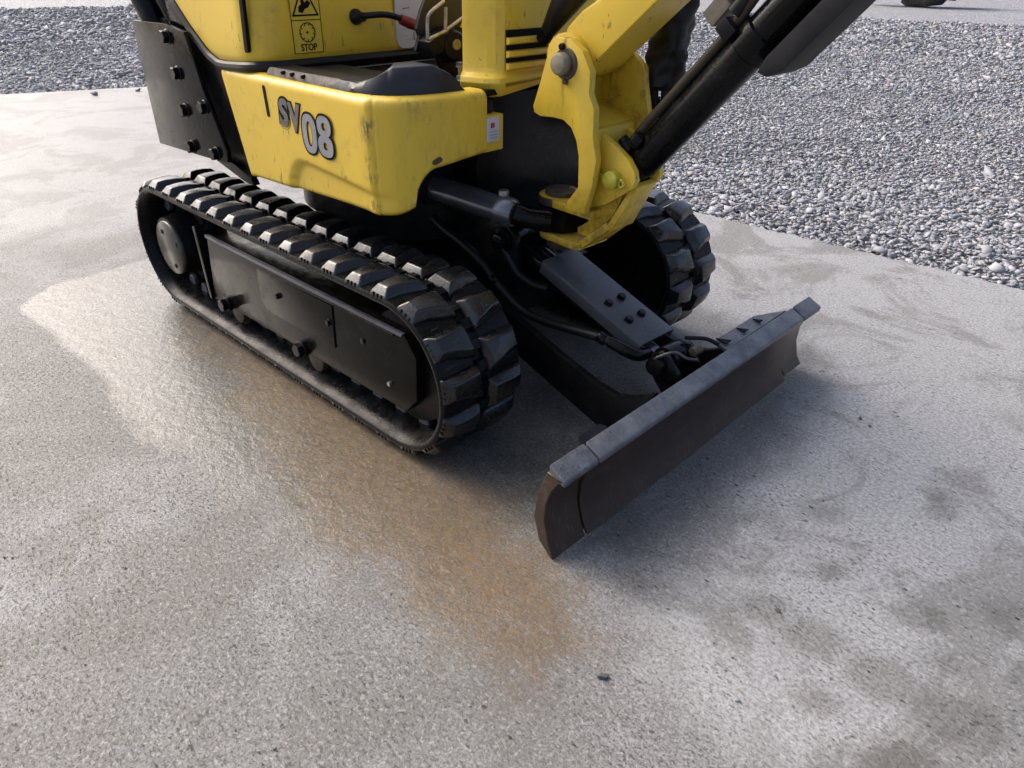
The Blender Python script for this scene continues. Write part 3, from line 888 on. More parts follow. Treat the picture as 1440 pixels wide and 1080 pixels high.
# ---- dozer blade
FRONT = [(0, .157), (-.006, .148), (-.016, .125), (-.0255, .092), (-.0265, .060), (-.018, .027), (-.006, .004)]
BACK = [(-.012, .004), (-.034, .027), (-.046, .062), (-.044, .095), (-.034, .128), (-.0255, .152)]
def blade_sec(y0, y1, dx=0.0, name='blade', par=None):
    pts = [(x+dx, z) for x, z in FRONT] + [(x+dx, z) for x, z in BACK]
    return prism(name, pts, y0, y1, BLADE, par, 'y', .0012, 1)
blade = blade_sec(-.340, .340, 0, 'dozer_blade', root)
FW = [(0.001, .157), (-.009, .148), (-.021, .128), (-.030, .100), (-.031, .066), (-.022, .031), (-.0095, .002)]
BW = [(-.016, .003), (-.040, .024), (-.0525, .065), (-.0465, .112), (-.030, .160)]
for s in (-1, 1):
    y0, y1 = (.3425, .420) if s > 0 else (-.420, -.3425)
    zoff = .012 if s > 0 else 0
    w = prism('blade_wing', [(x, z if z > .1 else max(z, zoff*(1.2))) for x, z in FW] + [(x, max(z, zoff)) for x, z in BW], y0, y1, BLADE, blade, 'y', .0012, 1)
    prism('wing_top_strip', [(.0035, .1580), (.002, .147), (-.027, .159), (-.0275, .1735)], y0, y1, WORN, blade, 'y', .0034, 3)
prism('blade_top_strip', [(.0035, .1580), (.002, .146), (-.027, .157), (-.0275, .1730)], -.3385, .3385, WORN, blade, 'y', .0040, 3)
# hinge plates standing behind the top edge at both ends, the far one with black triangles for cut-outs
v, f = [], []
tab = [(.045, -.0285, .1695), (.045, -.050, .1745), (.060, -.060, .1765), (.20, -.060, .1765), (.285, -.030, .1715)]
def tab_plate(s):
    vv = [(x, s*y, z) for y, x, z in tab] + [(x, s*y, z-.007) for y, x, z in tab]
    n = len(tab)
    ff = [tuple(range(n)), tuple(range(2*n-1, n-1, -1))] + [(i, (i+1) % n, n+(i+1) % n, n+i) for i in range(n)]
    return vv, ff
vv, ff = tab_plate(1)
vv = [(a, b+.035, c) for a, b, c in vv]
hp = from_geo('hinge_plate', vv, ff, WORN, blade, .001, 1)
for y, sz in ((.086, .019), (.155, .015), (.215, .013)):
    prism('cut_out_shade', [(-.036, y), (-.036, y+sz), (-.036-sz*1.3, y+sz*.3)], .1728+.003, .1728+.0054, INK, hp, 'z', 0)  # black triangles laid on the plate for the dark of its holes
vv, ff = tab_plate(-1)
vv = [(a*.86, b*.36-.252, c-.013) for a, b, c in vv]
from_geo('hinge_plate', vv, ff, BLKM, blade, .001, 1)
for sg in (-1, 1):
    box('wing_hinge', (-.075, .27 if sg > 0 else -.335, .02), (-.045, .335 if sg > 0 else -.27, .110), BLKM, blade, .004)

# ---- blade lift arms: flat plates that sweep up into the blade
for s in (-1, 1):
    y0 = s*.125
    pts = [(-.60, .235), (-.50, .225), (-.41, .203), (-.33, .178), (-.255, .153), (-.165, .127), (-.12, .121), (-.09, .131), (-.065, .144), (-.045, .156), (-.042, .045), (-.06, .030),
           (-.10, .030), (-.16, .045), (-.27, .082), (-.365, .115), (-.46, .14), (-.60, .15)]
    prism('blade_arm', pts, y0-.008, y0+.008, BLKM, root, 'y', .0015)
cyl('arm_cross_tube', (-.085, -.12, .075), (-.085, .12, .075), .018, BLKM, root)

# ---- blade cylinder with its bolted guard plate
A = Vector((-.50, 0, .285)); B = Vector((-.098, 0, .142))
d = (B-A).normalized()
nrm = Vector((-d.z, 0, d.x)); nrm = nrm if nrm.z > 0 else -nrm
cyl('blade_cylinder', A + d*.02, A + d*.30, .027, BLK, root)
rod = cyl('cylinder_rod', A + d*.29, B, .014, CHROME, root)
for s in (-1, 1):
    prism('cylinder_clevis', [(-.122, .150), (-.116, .172), (-.100, .182), (-.082, .178), (-.055, .150), (-.045, .10), (-.07, .09), (-.10, .12)], s*.034-.006, s*.034+.006, BLK, root, 'y', .002)
cyl('clevis_pin', (-.098, -.056, .158), (-.098, .056, .158), .017, BLK, root)
cyl('pin_collar', (-.098, -.020, .158), (-.098, .022, .158), .026, BLK, root)
cyl('grease_cap', (-.062, .010, .178), (-.058, .030, .180), .009, RUSTY, root, 16)
tube('lock_wire', [(-.098, -.05, .176), (-.075, -.03, .188), (-.055, -.02, .18), (-.045, 0, .172)], .003, HUBM, root, 8)
tube('lock_wire', [(-.09, .03, .19), (-.065, .06, .186), (-.045, .075, .176)], .004, BLK, root, 8)
# guard: folded plate
gA = Vector((-.372, 0, .281)); gB = Vector((-.131, 0, .190))
gd = (gB-gA).normalized(); gn = Vector((-gd.z, 0, gd.x)); gn = gn if gn.z > 0 else -gn
def gp(s, y, h): return gA + gd*s + gn*h + Vector((0, y, 0))
gl = (gB-gA).length
outer = [(-.052, -.026), (-.052, -.004), (-.048, 0), (.048, 0), (.052, -.004), (.052, -.020), (.047, -.020), (.047, -.005), (-.047, -.005), (-.047, -.026)]
v = [gp(-.004 if abs(y) < .05 else .0, y, h) for y, h in outer] + [gp(gl + (.004 if y > 0 else 0), y, h) for y, h in outer]
n = len(outer)
f = [tuple(range(n)), tuple(range(2*n-1, n-1, -1))] + [(i, (i+1) % n, n+(i+1) % n, n+i) for i in range(n)]
guard = from_geo('cylinder_guard', v, f, mat_black('wet black guard with sky sheen', (0.062, 0.064, 0.070), 0.24, 0.9, (0.14, 0.14, 0.145), 0.35), root, .001, 1)  # black plate, base lightened for the sky it reflects
for s, y in ((.180, .018), (.232, .018), (.180, -.022), (.232, -.022)):
    bolt(gp(s-.03, y, .0005), gn, .0155, BLK, guard)
# rear trunnion
rings('cylinder_trunnion', (-.475, -.078, .300), (-.475, .06, .300), [(0, .012), (.02, .0165), (.10, .0165), (.11, .025), (.5, .025), (.55, .021), (1, .021)], BLK, root, 24)
for s in (-1, 1):
    prism('trunnion_ear', [(-.54, .19), (-.43, .19), (-.442, .315), (-.475, .335), (-.52, .310)], s*.048-.007, s*.048+.007, BLKM, root, 'y', .002)
obox('guard_stay', (-.425, -.03, .293), d, Vector((0, 1, 0)), nrm, (.11, .020, .006), BLK, root, .001)

# ---- hoses to the blade
tube('hydraulic_hose', [(-.66, -.10, .33), (-.60, -.105, .305), (-.545, -.105, .288), (-.49, -.10, .258), (-.44, -.10, .222), (-.385, -.098, .192), (-.33, -.095, .185), (-.27, -.092, .188), (-.20, -.085, .192), (-.165, -.075, .184)], .0088, HOSE, root, 12)
for hx, hy, hz in ((-.455, -.10, .2325), (-.195, -.084, .1915)):
    rings('hose_clamp', (hx-.008, hy, hz+.003), (hx+.008, hy+.001, hz-.003), [(0, .0098), (.1, .0108), (.9, .0108), (1, .0098)], BLK, root, 16)
tube('hose_fitting', [(-.180, -.080, .188), (-.150, -.072, .180), (-.132, -.060, .172), (-.130, -.030, .165)], [.0105, .012, .0115, .0115], BLK, root, 12)
tube('hydraulic_hose', [(-.50, -.06, .30), (-.475, -.058, .285), (-.455, -.056, .262), (-.435, -.055, .240), (-.40, -.05, .226), (-.36, -.045, .225)], .0095, HOSE, root, 12)

# ------------------------------------------------------------------ upper works
# house frame in matt black behind the panels
prism('house_frame', [(-1.30, .40), (-.93, .385), (-.90, .40), (-.56, .40), (-.56, .578), (-.86, .578), (-.86, .60), (-1.00, .60), (-1.06, .655), (-1.30, .665)], -.328, .328, BLKM, root, 'y', .004)
box('front_frame', (-.60, -.105, .345), (-.495, .20, .570), BLKM, root, .006)
prism('swing_mount', [(-.52, -.07), (-.40, -.052), (-.372, -.045), (-.345, -.030), (-.338, 0), (-.345, .03), (-.372, .045), (-.40, .055), (-.52, .10)], .350, .386, BLKM, root, 'z', .004)

# ---- side panel: pressed sheet wrapped round the corner
def path_plan():
    P = [(-.976, -.340)]
    for x in np.linspace(-.95, -.53, 40):
        P.append((x, -.340))
    # tight corner, then the gently bowed front
    c = (-.515, -.318)
    for a in np.linspace(-90, -38, 9)[1:]:
        P.append((c[0]+.022*math.cos(math.radians(a)), c[1]+.022*math.sin(math.radians(a))))
    Q = catmull([(-.4965, -.3315, 0), (-.470, -.312, 0), (-.449, -.280, 0), (-.440, -.240, 0), (-.435, -.20, 0), (-.431, -.160, 0), (-.430, -.145, 0)], 7)
    P += [(q.x, q.y) for q in Q]
    return P

def side_panel(sgn, name):
    P = path_plan()
    P = [Vector((x, y, 0)) for x, y in P]
    T = [(P[min(i+1, len(P)-1)]-P[max(i-1, 0)]).normalized() for i in range(len(P))]
    Nn = [Vector((t.y, -t.x, 0)) for t in T]
    rows = 44
    ZT = .594
    verts, faces, wear = [], [], []
    S = [0.0]
    for i in range(1, len(P)):
        S.append(S[-1] + (P[i]-P[i-1]).length)
    sc = S[41]                                                     # path length at the corner
    def zbot(i):
        x, y, s = P[i].x, P[i].y, S[i]
        if s < sc:
            return .388 + .012*min(1, (s/sc)*1.2)
        y_ = y
        if y_ < -.290:
            return .400 + .016*((y_+.340)/.05)**2
        if y_ < -.245:
            return .416 + (.478-.416)*(1-(1-(y_+.290)/.045)**2)**.5 if y_+.290 > 0 else .416
        return .478 + .012*(y_+.245)/.10
    def xrear(z): return -.976 + (.595-z)*.29
    for i in range(len(P)):
        zb = zbot(i)
        for j in range(rows+1):
            q = j/rows
            z = zb + (ZT-zb)*q
            p = P[i].copy()
            if i == 0:
                p.x = xrear(z)
            elif S[i] < .35:
                p.x = max(p.x, xrear(z) + .002*i)
            off = 0.0
            rt = .016
            if z > ZT-rt:
                k = (z-(ZT-rt))/rt
                off -= rt*(1-math.sqrt(max(0, 1-k*k)))
            if z < zb+.010:
                k = (zb+.010-z)/.010
                off -= .010*(1-math.sqrt(max(0, 1-k*k)))
            # pressed step running along the lower side
            x = p.x
            if S[i] < sc+.06:
                if x < -.70:
                    kx = np.clip((x+.775)/.06, 0, 1)
                    lim = .385 + (.462-.385)*(1-(1-kx)**2.2)
                else:
                    lim = .462 - .020*np.clip((x+.70)/.25, 0, 1)
                if x > -.775:
                    e = np.clip((lim-z)/.014, 0, 1)
                    e = e*e*(3-2*e)
                    fade = 1 if S[i] < sc-.03 else max(0, 1-(S[i]-sc+.03)/.08)
                    off -= .0085*e*fade
            verts.append((p.x+Nn[i].x*off, sgn*-1*(p.y+Nn[i].y*off) if sgn > 0 else p.y+Nn[i].y*off, z))
            w = math.exp(-((S[i]-sc-.004)/.014)**2)*(0.55+0.45*math.sin(z*95)) + .35*max(0, 1-(z-zb)/.03)*(0.5+0.5*math.sin(S[i]*60)) + .45*max(0, 1-abs(z-ZT+.008)/.008)*(0.5+0.5*math.sin(S[i]*37+1)) + .10*(S[i] > sc+.05)
            wear.append(max(0, min(1, w)))
    for i in range(len(P)-1):
        for j in range(rows):
            a = i*(rows+1)+j
            q = (a, a+rows+1, a+rows+2, a+1)
            faces.append(q if sgn < 0 else q[::-1])
    # inward flange on top
    b0 = len(verts)
    for i in range(len(P)):
        t = verts[i*(rows+1)+rows]
        n = Nn[i]
        verts.append((t[0]-n.x*.03, t[1]-(n.y*.03 if sgn < 0 else -n.y*.03), ZT-.0005))
        wear.append(0.0)
    for i in range(len(P)-1):
        a = i*(rows+1)+rows
        b = (i+1)*(rows+1)+rows
        q = (a, b, b0+i+1, b0+i)
        faces.append(q if sgn < 0 else q[::-1])
    me = bpy.data.meshes.new(name)
    me.from_pydata([tuple(v) for v in verts], [], faces)
    at = me.attributes.new('wear', 'FLOAT', 'POINT')
    at.data.foreach_set('value', np.array(wear, np.float32))
    me.polygons.foreach_set('use_smooth', [True]*len(me.polygons))
    me.set_sharp_from_angle(angle=math.radians(50))
    o = link(name, me, YEL, root)
    so = o.modifiers.new('thickness', 'SOLIDIFY')
    so.thickness = .004
    so.offset = -1
    return o
panel = side_panel(-1, 'side_panel')
side_panel(1, 'side_panel')
panel['label'] = 'yellow side panel with SV08 lettering and scuffed corner'

# lettering and slots on the panel
def side_M(x, z, out=.0006):
    return Matrix(((1, 0, 0, x), (0, 0, -1, -.340-out), (0, 1, 0, z), (0, 0, 0, 1)))
text_mesh('lettering_outline', 'S', .064, side_M(-.757, .5345, .0006), INK, panel, .0066, .08)
text_mesh('lettering', 'S', .064, side_M(-.757, .5345, .0014), GREYL, panel, .0026, .08)
text_mesh('lettering_outline', 'V', .062, side_M(-.720, .531, .0006), INK, panel, .0058, .02, sx=.85)
text_mesh('lettering', 'V', .062, side_M(-.720, .531, .0014), GREYL, panel, .0034, .02, sx=.85)
def oval_ring(name, cx, cz, a, b, ia, ib, out, mat, e=2.5):
    n = 40
    v, f = [], []
    for (p, q) in ((a, b), (ia, ib)):
        for k in range(n):
            t = 2*math.pi*k/n
            c, w = math.cos(t), math.sin(t)
            v.append((cx + p*math.copysign(abs(c)**(2/e), c), -.340-out, cz + q*math.copysign(abs(w)**(2/e), w)))
    for k in range(n):
        f.append((k, (k+1) % n, n+(k+1) % n, n+k))
    return from_geo(name, v, f, mat, panel, 0, 1, False)
oval_ring('lettering_outline', -.676, .5125, .0262, .0375, .0060, .0190, .0014, INK)
oval_ring('lettering', -.676, .5125, .0222, .0335, .0078, .0212, .0018, SILVER)
for dz, aa, bb, o in ((-.0165, .0262, .0225, .0022), (.0165, .0245, .0215, .0025)):
    oval_ring('lettering_outline', -.6265, .5155+dz, aa, bb, .0048, .0048, o, INK)
for dz, aa, bb, o in ((-.0165, .0222, .0185, .0031), (.0165, .0205, .0175, .0034)):
    oval_ring('lettering', -.6265, .5155+dz, aa, bb, .0062, .0062, o, SILVER)
def slot_strip(name, p0, p1, w, M, mat, parent, th=.0012):
    """stadium shaped raised strip, p0/p1 in the 2D frame of M"""
    a = Vector((*p0, 0)); b = Vector((*p1, 0))
    dd = (b-a).normalized(); nn = Vector((-dd.y, dd.x, 0))
    pts = []
    for k in range(9):
        t = math.pi*k/8
        pts.append(a + (-dd*math.sin(t) + nn*math.cos(t))*w)
    for k in range(9):
        t = math.pi*k/8
        pts.append(b + (dd*math.sin(t) - nn*math.cos(t))*w)
    v, f = prism_geo([(p.x, p.y) for p in pts], -.003, th, 'z')
    return from_geo(name, [M @ Vector(q) for q in v], f, mat, parent, 0, 1)
slot_strip('slot_strip', (-.8155, .573), (-.812, .526), .0042, side_M(0, 0, 0), INK, panel)  # black strip on the panel stands in for the shaded slot
slot_strip('paint_chip', (0, 0), (.010, .004), .0040, Matrix(((.27, 0, .96, -.4405), (.96, 0, -.27, -.256), (0, 1, 0, .4905), (0, 0, 0, 1))), RUSTY, panel, .0010)

# ---- deck and foot mat
prism('deck_plate', [(-.86, -.325), (-.53, -.325), (-.475, -.295), (-.455, -.24), (-.45, -.10), (-.50, .0), (-.50, .30), (-.86, .30)], .579, .589, BLKM, root, 'z', .001)
def foot_mat():
    # outer edge along the panel rim, raised kerb towards the corner and the front
    O = catmull([(-.822, -.326, 0), (-.74, -.327, 0), (-.66, -.327, 0), (-.60, -.327, 0), (-.555, -.326, 0), (-.515, -.318, 0), (-.488, -.298, 0), (-.470, -.268, 0), (-.460, -.235, 0), (-.455, -.195, 0), (-.452, -.175, 0)], 12)
    H = np.interp(np.linspace(0, 1, len(O)), [0, .20, .40, .52, .60, .72, .82, .90, 1.0], [.012, .014, .015, .028, .041, .042, .042, .026, .004])
    v, f, mi = [], [], []
    for i, p in enumerate(O):
        t = (O[min(i+1, len(O)-1)]-O[max(i-1, 0)]).normalized()
        n = Vector((-t.y, t.x, 0))             # inwards
        h = float(H[i])
        wob = (.0010*math.sin(i*.35) + .0005*math.sin(i*.9))*(1 if h < .022 else 0)
        for dn, dz in ((.0, .0), (.001+wob, .40*h), (.004+h*.20, .95*h+wob), (.008+h*.20, h), (.055+h*.4, h-.001), (.062+h*.6, .006), (.16, .005)):
            q = p + n*dn
            v.append((q.x, q.y, .5935+dz))
    m = 7
    for i in range(len(O)-1):
        for k in range(m-1):
            f.append((i*m+k, (i+1)*m+k, (i+1)*m+k+1, i*m+k+1))
    o = from_geo('foot_mat', v, f, MATR, root, 0, 1, True, 40)
    me = o.data
    me.materials.append(MATD)
    for pl in me.polygons:
        c = pl.center
        if c.x < -.60 and c.z < .5935+.022 and c.y < -.308:
            pl.material_index = 1
    return o
mat_o = foot_mat()
for x in (-.765, -.735, -.700):
    cyl('mat_stud', (x, -.330, .6015), (x, -.322, .6025), .0032, BLK, mat_o, 12, .0006)

# ---- seat stand / engine hood
def hood():
    P = [(-1.30, -.20), (-1.285, -.27), (-1.24, -.315), (-1.18, -.332)] + [(x, -.337) for x in np.linspace(-1.14, -.905, 22)]
    c = (-.895, -.272)
    P += [(c[0]+.065*math.cos(math.radians(a)), c[1]+.065*math.sin(math.radians(a))) for a in np.linspace(-90, 0, 12)]
    P += [(-.830, y) for y in np.linspace(-.25, .25, 16)]
    c = (-.895, .272)
    P += [(c[0]+.065*math.cos(math.radians(a)), c[1]+.065*math.sin(math.radians(a))) for a in np.linspace(0, 90, 8)]
    P += [(-1.14, .337), (-1.24, .315), (-1.285, .27), (-1.30, .20)]
    def zb(x):
        return float(np.interp(x, [-1.30, -1.20, -1.135, -1.079, -1.021, -.983, -.95, -.83], [.78, .745, .703, .655, .616, .604, .604, .612]))
    Z = np.concatenate([[0, .006, .012], np.linspace(.03, .30, 12)])
    v, f = [], []
    cxm, cym = -1.06, 0
    m = len(Z)+2
    for x, y in P:
        b = zb(x)
        for k, z in enumerate(Z):
            ins = (.005, .0015, 0)[k] if k < 3 else .022*((z-.03)/.27)
            d = Vector((x-cxm, y-cym, 0)).normalized()
            v.append((x-d.x*ins, y-d.y*ins, b + (.94-b)*(z/.30)))
        for ins, z in ((.05, .955), (.10, .958)):
            d = Vector((x-cxm, y-cym, 0)).normalized()
            v.append((x-d.x*ins, y-d.y*ins, z))
    n = len(P)
    for i in range(n):
        for k in range(m-1):
            f.append((i*m+k, ((i+1) % n)*m+k, ((i+1) % n)*m+k+1, i*m+k+1))
    f.append(tuple(i*m+m-1 for i in range(n)))
    o = from_geo('seat_stand', v, f, YEL, root, 0, 1, True, 40)
    edge = [Vector((x, y, zb(x))) for x, y in P if y < .26 and x > -1.26]
    cen = Vector((cxm, 0, 0))
    edge = [e - Vector((0, -.004, .008)) if e.y < -.3 else e - Vector((.006, 0, .008)) for e in edge]
    vv, ff = tube_geo(edge, .0095, 10)
    from_geo('rubber_seal', vv, ff, HOSE, o, 0, 1)
    return o
stand = hood()
slot_strip('slot_strip', (-.852, .780), (-.8665, .632), .0058, Matrix(((1, 0, 0, 0), (0, 0, -1, -.3325), (0, 1, 0, 0), (0, 0, 0, 1))), INK, stand, .004)  # solid black strip, paints the dark inside the hood slot

def front_M(y, z, x=-.8305, out=.0):
    return Matrix(((0, 0, 1, x+out), (1, 0, 0, y), (0, 1, 0, z), (0, 0, 0, 1)))
def flat(name, pts, M, mat, parent, h0=0, h1=.0008):
    v, f = prism_geo(pts, h0, h1, 'z')
    return from_geo(name, [M @ Vector(q) for q in v], f, mat, parent, 0, 1, False)
# warning sticker
FX = -.832
WM = front_M(0, 0, FX)
wd = flat('warning_sticker', [(-.258, .622), (-.194, .622), (-.194, .76), (-.258, .76)], WM, DECALY, stand, .0, .0024)
def strip(name, p, q, w, M, mat, parent, h=.0032):
    a, b = Vector((*p, 0)), Vector((*q, 0)); t = (b-a).normalized()*w/2; n_ = Vector((-t.y, t.x, 0))
    return flat(name, [tuple((a-t-n_)[:2]), tuple((b+t-n_)[:2]), tuple((b+t+n_)[:2]), tuple((a-t+n_)[:2])], M, mat, parent, .0020, h)
strip('sticker_line', (-.257, .6785), (-.195, .6785), .0012, WM, INK, wd)
strip('sticker_line', (-.2575, .6225), (-.1945, .6225), .0010, WM, INK, wd)
strip('sticker_line', (-.2575, .6225), (-.2575, .758), .0010, WM, INK, wd)
strip('sticker_line', (-.1945, .6225), (-.1945, .758), .0010, WM, INK, wd)
for p, q in (((-.2525, .6865), (-.1995, .6865)), ((-.2525, .6865), (-.226, .738)), ((-.1995, .6865), (-.226, .738))):
    strip('warning_triangle', p, q, .0028, WM, INK, wd)
flat('hazard_symbol', [(-.240, .692), (-.232, .690), (-.226, .697), (-.219, .699), (-.213, .706), (-.219, .712), (-.226, .707), (-.229, .716), (-.234, .714), (-.233, .705), (-.239, .701)], WM, INK, wd, .002, .0032)
for k in range(9):
    a = 2*math.pi*k/9
    c, s = math.cos(a), math.sin(a)
    p = (-.226+.0165*c, .6575+.0165*s); q = (-.226+.0165*math.cos(a+.5), .6575+.0165*math.sin(a+.5))
    strip('gear_ring', p, q, .0018, WM, INK, wd)
    strip('gear_ring', q, (-.226+.0125*math.cos(a+.55), .6575+.0125*math.sin(a+.55)), .0016, WM, INK, wd)
flat('gear_centre', [(-.226+.0022*math.cos(k), .6575+.0022*math.sin(k)) for k in np.linspace(0, 5.5, 8)], WM, INK, wd, .002, .0032)
text_mesh('sticker_text', 'STOP', .0165, front_M(-.226, .6315, FX, .0028), INK, wd, .0003, 0, .0003, .88)

# control diagram sticker
LM = front_M(0, 0, -.8305)
lab = flat('control_diagram', [(-.016, .760), (-.016, .632), (-.012, .622), (-.003, .616), (.060, .616), (.066, .622), (.072, .640), (.10, .70), (.115, .76)], LM, WHITE, stand, .0, .0022)
for p, q, w in (((.000, .668), (.030, .668), .0014), ((.004, .690), (.020, .691), .0012), ((.018, .655), (.050, .655), .0012), ((.030, .630), (.030, .645), .0014), ((.005, .640), (.045, .640), .0008),
                ((.005, .632), (.045, .632), .0008), ((.000, .652), (.014, .652), .0008), ((.030, .735), (.046, .722), .003), ((.036, .745), (.052, .735), .003), ((.002, .708), (.03, .708), .0008), ((.002, .720), (.02, .720), .0008)):
    strip('printed_line', p, q, w, LM, INKG if w < .0012 else INK, lab, .0029)
# travel lever with red grip
tube('control_lever', [(-.832, -.112, .679), (-.800, -.108, .683), (-.790, -.075, .684), (-.785, -.052, .680), (-.780, -.030, .672)], .0058, HOSE, root, 12)
rings('lever_grommet', (-.834, -.112, .679), (-.808, -.110, .680), [(0, .015), (.3, .014), (.5, .010), (1, .0085)], HOSE, root, 20)
tube('lever_grip', [(-.782, -.040, .675), (-.776, -.020, .667), (-.770, .005, .657)], [.0095, .011, .0085], RED, root, 14)

# ---- pedal gear on the deck
prism('pedal_plate', [(-.128, .636), (-.118, .660), (-.124, .672), (-.112, .70), (-.090, .735), (-.090, .80), (-.006, .80), (-.004, .69), (-.02, .665), (-.05, .655), (-.085, .650), (-.115, .630)], -.640, -.632, MATR, root, 'x', .002)
for p in ([(-.136, .660), (-.137, .685), (-.132, .700), (-.100, .718)], [(-.136, .658), (-.094, .670)], [(-.094, .670), (-.093, .708)], [(-.094, .670), (-.050, .691)]):
    tube('pedal_rod', [(-.588+.002*i, y, z) for i, (y, z) in enumerate(p)], .0032, STEEL, root, 8, len(p) > 2)
rings('pedal_hub', (-.625, -.068, .643), (-.582, -.076, .645), [(0, .030), (.55, .030), (.6, .027), (.9, .026), (1, .022)], BLKM, root, 32)
rings('pedal_disc', (-.630, -.040, .628), (-.618, -.040, .628), [(0, .044), (1, .044)], BLKM, root, 40)
cyl('pedal_bolt', (-.584, -.074, .647), (-.578, -.075, .647), .0095, STEEL, root, 20)
obox('pedal_block', (-.605, -.108, .648), (1, 0, 0), (0, .94, .34), (0, -.34, .94), (.035, .045, .030), BLKM, root, .005)
cyl('stop_bolt', (-.552, -.093, .585), (-.552, -.093, .618), .0042, STEEL, root, 12)
bolt((-.552, -.093, .615), (0, 0, 1), .014, STEEL, root, 'stop_bolt_head')
bolt((-.546, -.097, .592), (0, 0, 1), .017, STEEL, root, 'anchor_nut')

# ---- front console with louvres
def console():
    plan = [(-.520, -.116), (-.505, -.113), (-.490, -.107), (-.475, -.100), (-.462, -.094), (-.452, -.082), (-.450, -.070), (-.450, .16), (-.465, .185), (-.52, .185)]
    levels = [(.575, .012), (.590, .020), (.598, .022), (.606, .018), (.612, .004), (.620, 0), (.68, -.001), (.80, -.004), (.90, -.008)]
    v, f = [], []
    cxm, cym = -.50, .03
    for z, o in levels:
        for x, y in plan:
            d = Vector((x-cxm, y-cym, 0)).normalized()
            k = o if x > -.515 else o*.3
            v.append((x+d.x*k, y+d.y*k, z + (max(0, min(1, (y+.09)/.16))*.030 if z < .595 else 0)*(.606-z)/.031))
    n = len(plan)
    for i in range(len(levels)-1):
        for k in range(n):
            f.append((i*n+k, i*n+(k+1) % n, (i+1)*n+(k+1) % n, (i+1)*n+k))
    f.append(tuple(range(n)))
    f.append(tuple(range((len(levels)-1)*n, len(levels)*n)))
    return from_geo('control_console', v, f, YEL, root, .003, 2, True, 40)
cons = console()
box('louvre_shade_panel', (-.452, -.079, .629), (-.4478, .040, .680), INK, cons, 0)  # black panel on the face for the shade behind the slats
for z in (.6625, .6420, .6225):
    v, f = prism_geo([(-.449, z+.0065), (-.4405, z+.0045), (-.4395, z-.003), (-.449, z-.006)], -.081, .042)
    from_geo('louvre_slat', v, f, YEL, cons, .001, 1)
box('louvre_stay', (-.4475, .022, .632), (-.4440, .026, .679), YEL, cons, .0005)
# wiring connector and sticker in the gap under the console
box('connector', (-.49, -.135, .545), (-.455, -.105, .572), BLKM, root, .004)
cyl('connector_plug', (-.456, -.120, .560), (-.448, -.120, .560), .009, HOSE, root, 16)
cyl('connector_plug', (-.456, -.132, .555), (-.448, -.132, .555), .006, STEEL, root, 16)
st = box('safety_sticker', (-.4345, -.1455, .508), (-.4280, -.116, .548), WHITE, root, .0015)
box('sticker_mark', (-.4285, -.138, .532), (-.4274, -.129, .540), INKR, st, 0)
for z in (.5245, .5195, .5145):
    box('sticker_print', (-.4285, -.141, z), (-.4275, -.121, z+.0016), INKG, st, 0)
box('sticker_bracket', (-.50, -.150, .49), (-.4345, -.100, .551), YEL, root, .003)

# ---- counterweight side plate
cw = prism('counterweight_plate', [(-1.320, .654), (-1.16, .658), (-1.075, .648), (-1.055, .60), (-1.038, .546), (-.980, .430), (-.985, .408), (-1.083, .402), (-1.316, .394)], -.354, -.344, BLK, root, 'y', .002)
for bx, bz in ((-1.152, .634), (-1.135, .566), (-1.134, .492), (-1.040, .511), (-1.136, .416), (-1.026, .420)):
    bolt((bx, -.354, bz), (0, -1, 0), .026, BLK, cw)
box('counterweight', (-1.42, -.30, .40), (-1.30, .30, .68), BLK, root, .03, 4)
prism('lower_skirt', [(-1.10, .404), (-.99, .404), (-.925, .386), (-.915, .372), (-.95, .372)], -.340, -.325, BLK, root, 'y', .002)
tube('frame_tube', [(-1.245, -.325, .60), (-1.262, -.327, .655), (-1.29, -.33, .70), (-1.325, -.33, .77), (-1.34, -.33, .90), (-1.34, -.33, 1.05)], .027, BLK, root, 20)
tube('frame_tube', [(-1.19, -.30, .60), (-1.20, -.305, .66), (-1.235, -.31, .72), (-1.27, -.31, .80), (-1.28, -.31, .95)], .024, BLK, root, 20)
prism('hood_bracket', [(-1.17, .650), (-1.085, .650), (-1.10, .675), (-1.15, .74), (-1.18, .76)], -.336, -.318, BLK, root, 'y', .003)

# ---- swing cylinder
SA, SB = Vector((-.64, -.165, .412)), Vector((-.385, -.118, .386))
sdv = (SB-SA).normalized()
sc_ = rings('swing_cylinder', SA, SB, [(0, .024), (.86, .024), (.87, .027), (.97, .027), (1, .022)], CHROME, root, 28)
rings('cylinder_port', SA + sdv*.03, SA + sdv*.075, [(0, .034), (.3, .040), (1, .036)], BLKM, sc_, 28)
cyl('port_fitting', SB + Vector((-.03, 0, .02)), SB + Vector((-.03, 0, .038)), .010, STEEL, sc_, 16)
tube('rod_eye', [SB, SB + Vector((.02, .012, -.006)), Vector((-.352, -.070, .372))], [.020, .018, .018], BLK, root, 16, False)
# ---- swing bracket (yellow casting)
PX, PY = -.372, -.004
br = prism('swing_bracket', [(-.338, .679), (-.352, .668), (-.362, .640), (-.374, .602), (-.387, .567), (-.384, .556), (-.370, .552), (-.341, .554), (-.318, .553), (-.300, .543), (-.288, .524), (-.281, .500),
                             (-.278, .449), (-.300, .420), (-.300, .405), (-.262, .405), (-.248, .455), (-.243, .500), (-.253, .534), (-.255, .579), (-.267, .600), (-.267, .633), (-.285, .661), (-.311, .677)], -.077, -.061, YELB, root, 'y', .003)
prism('far_cheek', [(-.345, .668), (-.320, .672), (-.277, .650), (-.253, .631), (-.247, .600), (-.236, .563), (-.236, .542), (-.251, .526), (-.268, .52), (-.268, .41), (-.33, .405), (-.37, .56)], .050, .064, YELB, br, 'y', .003)
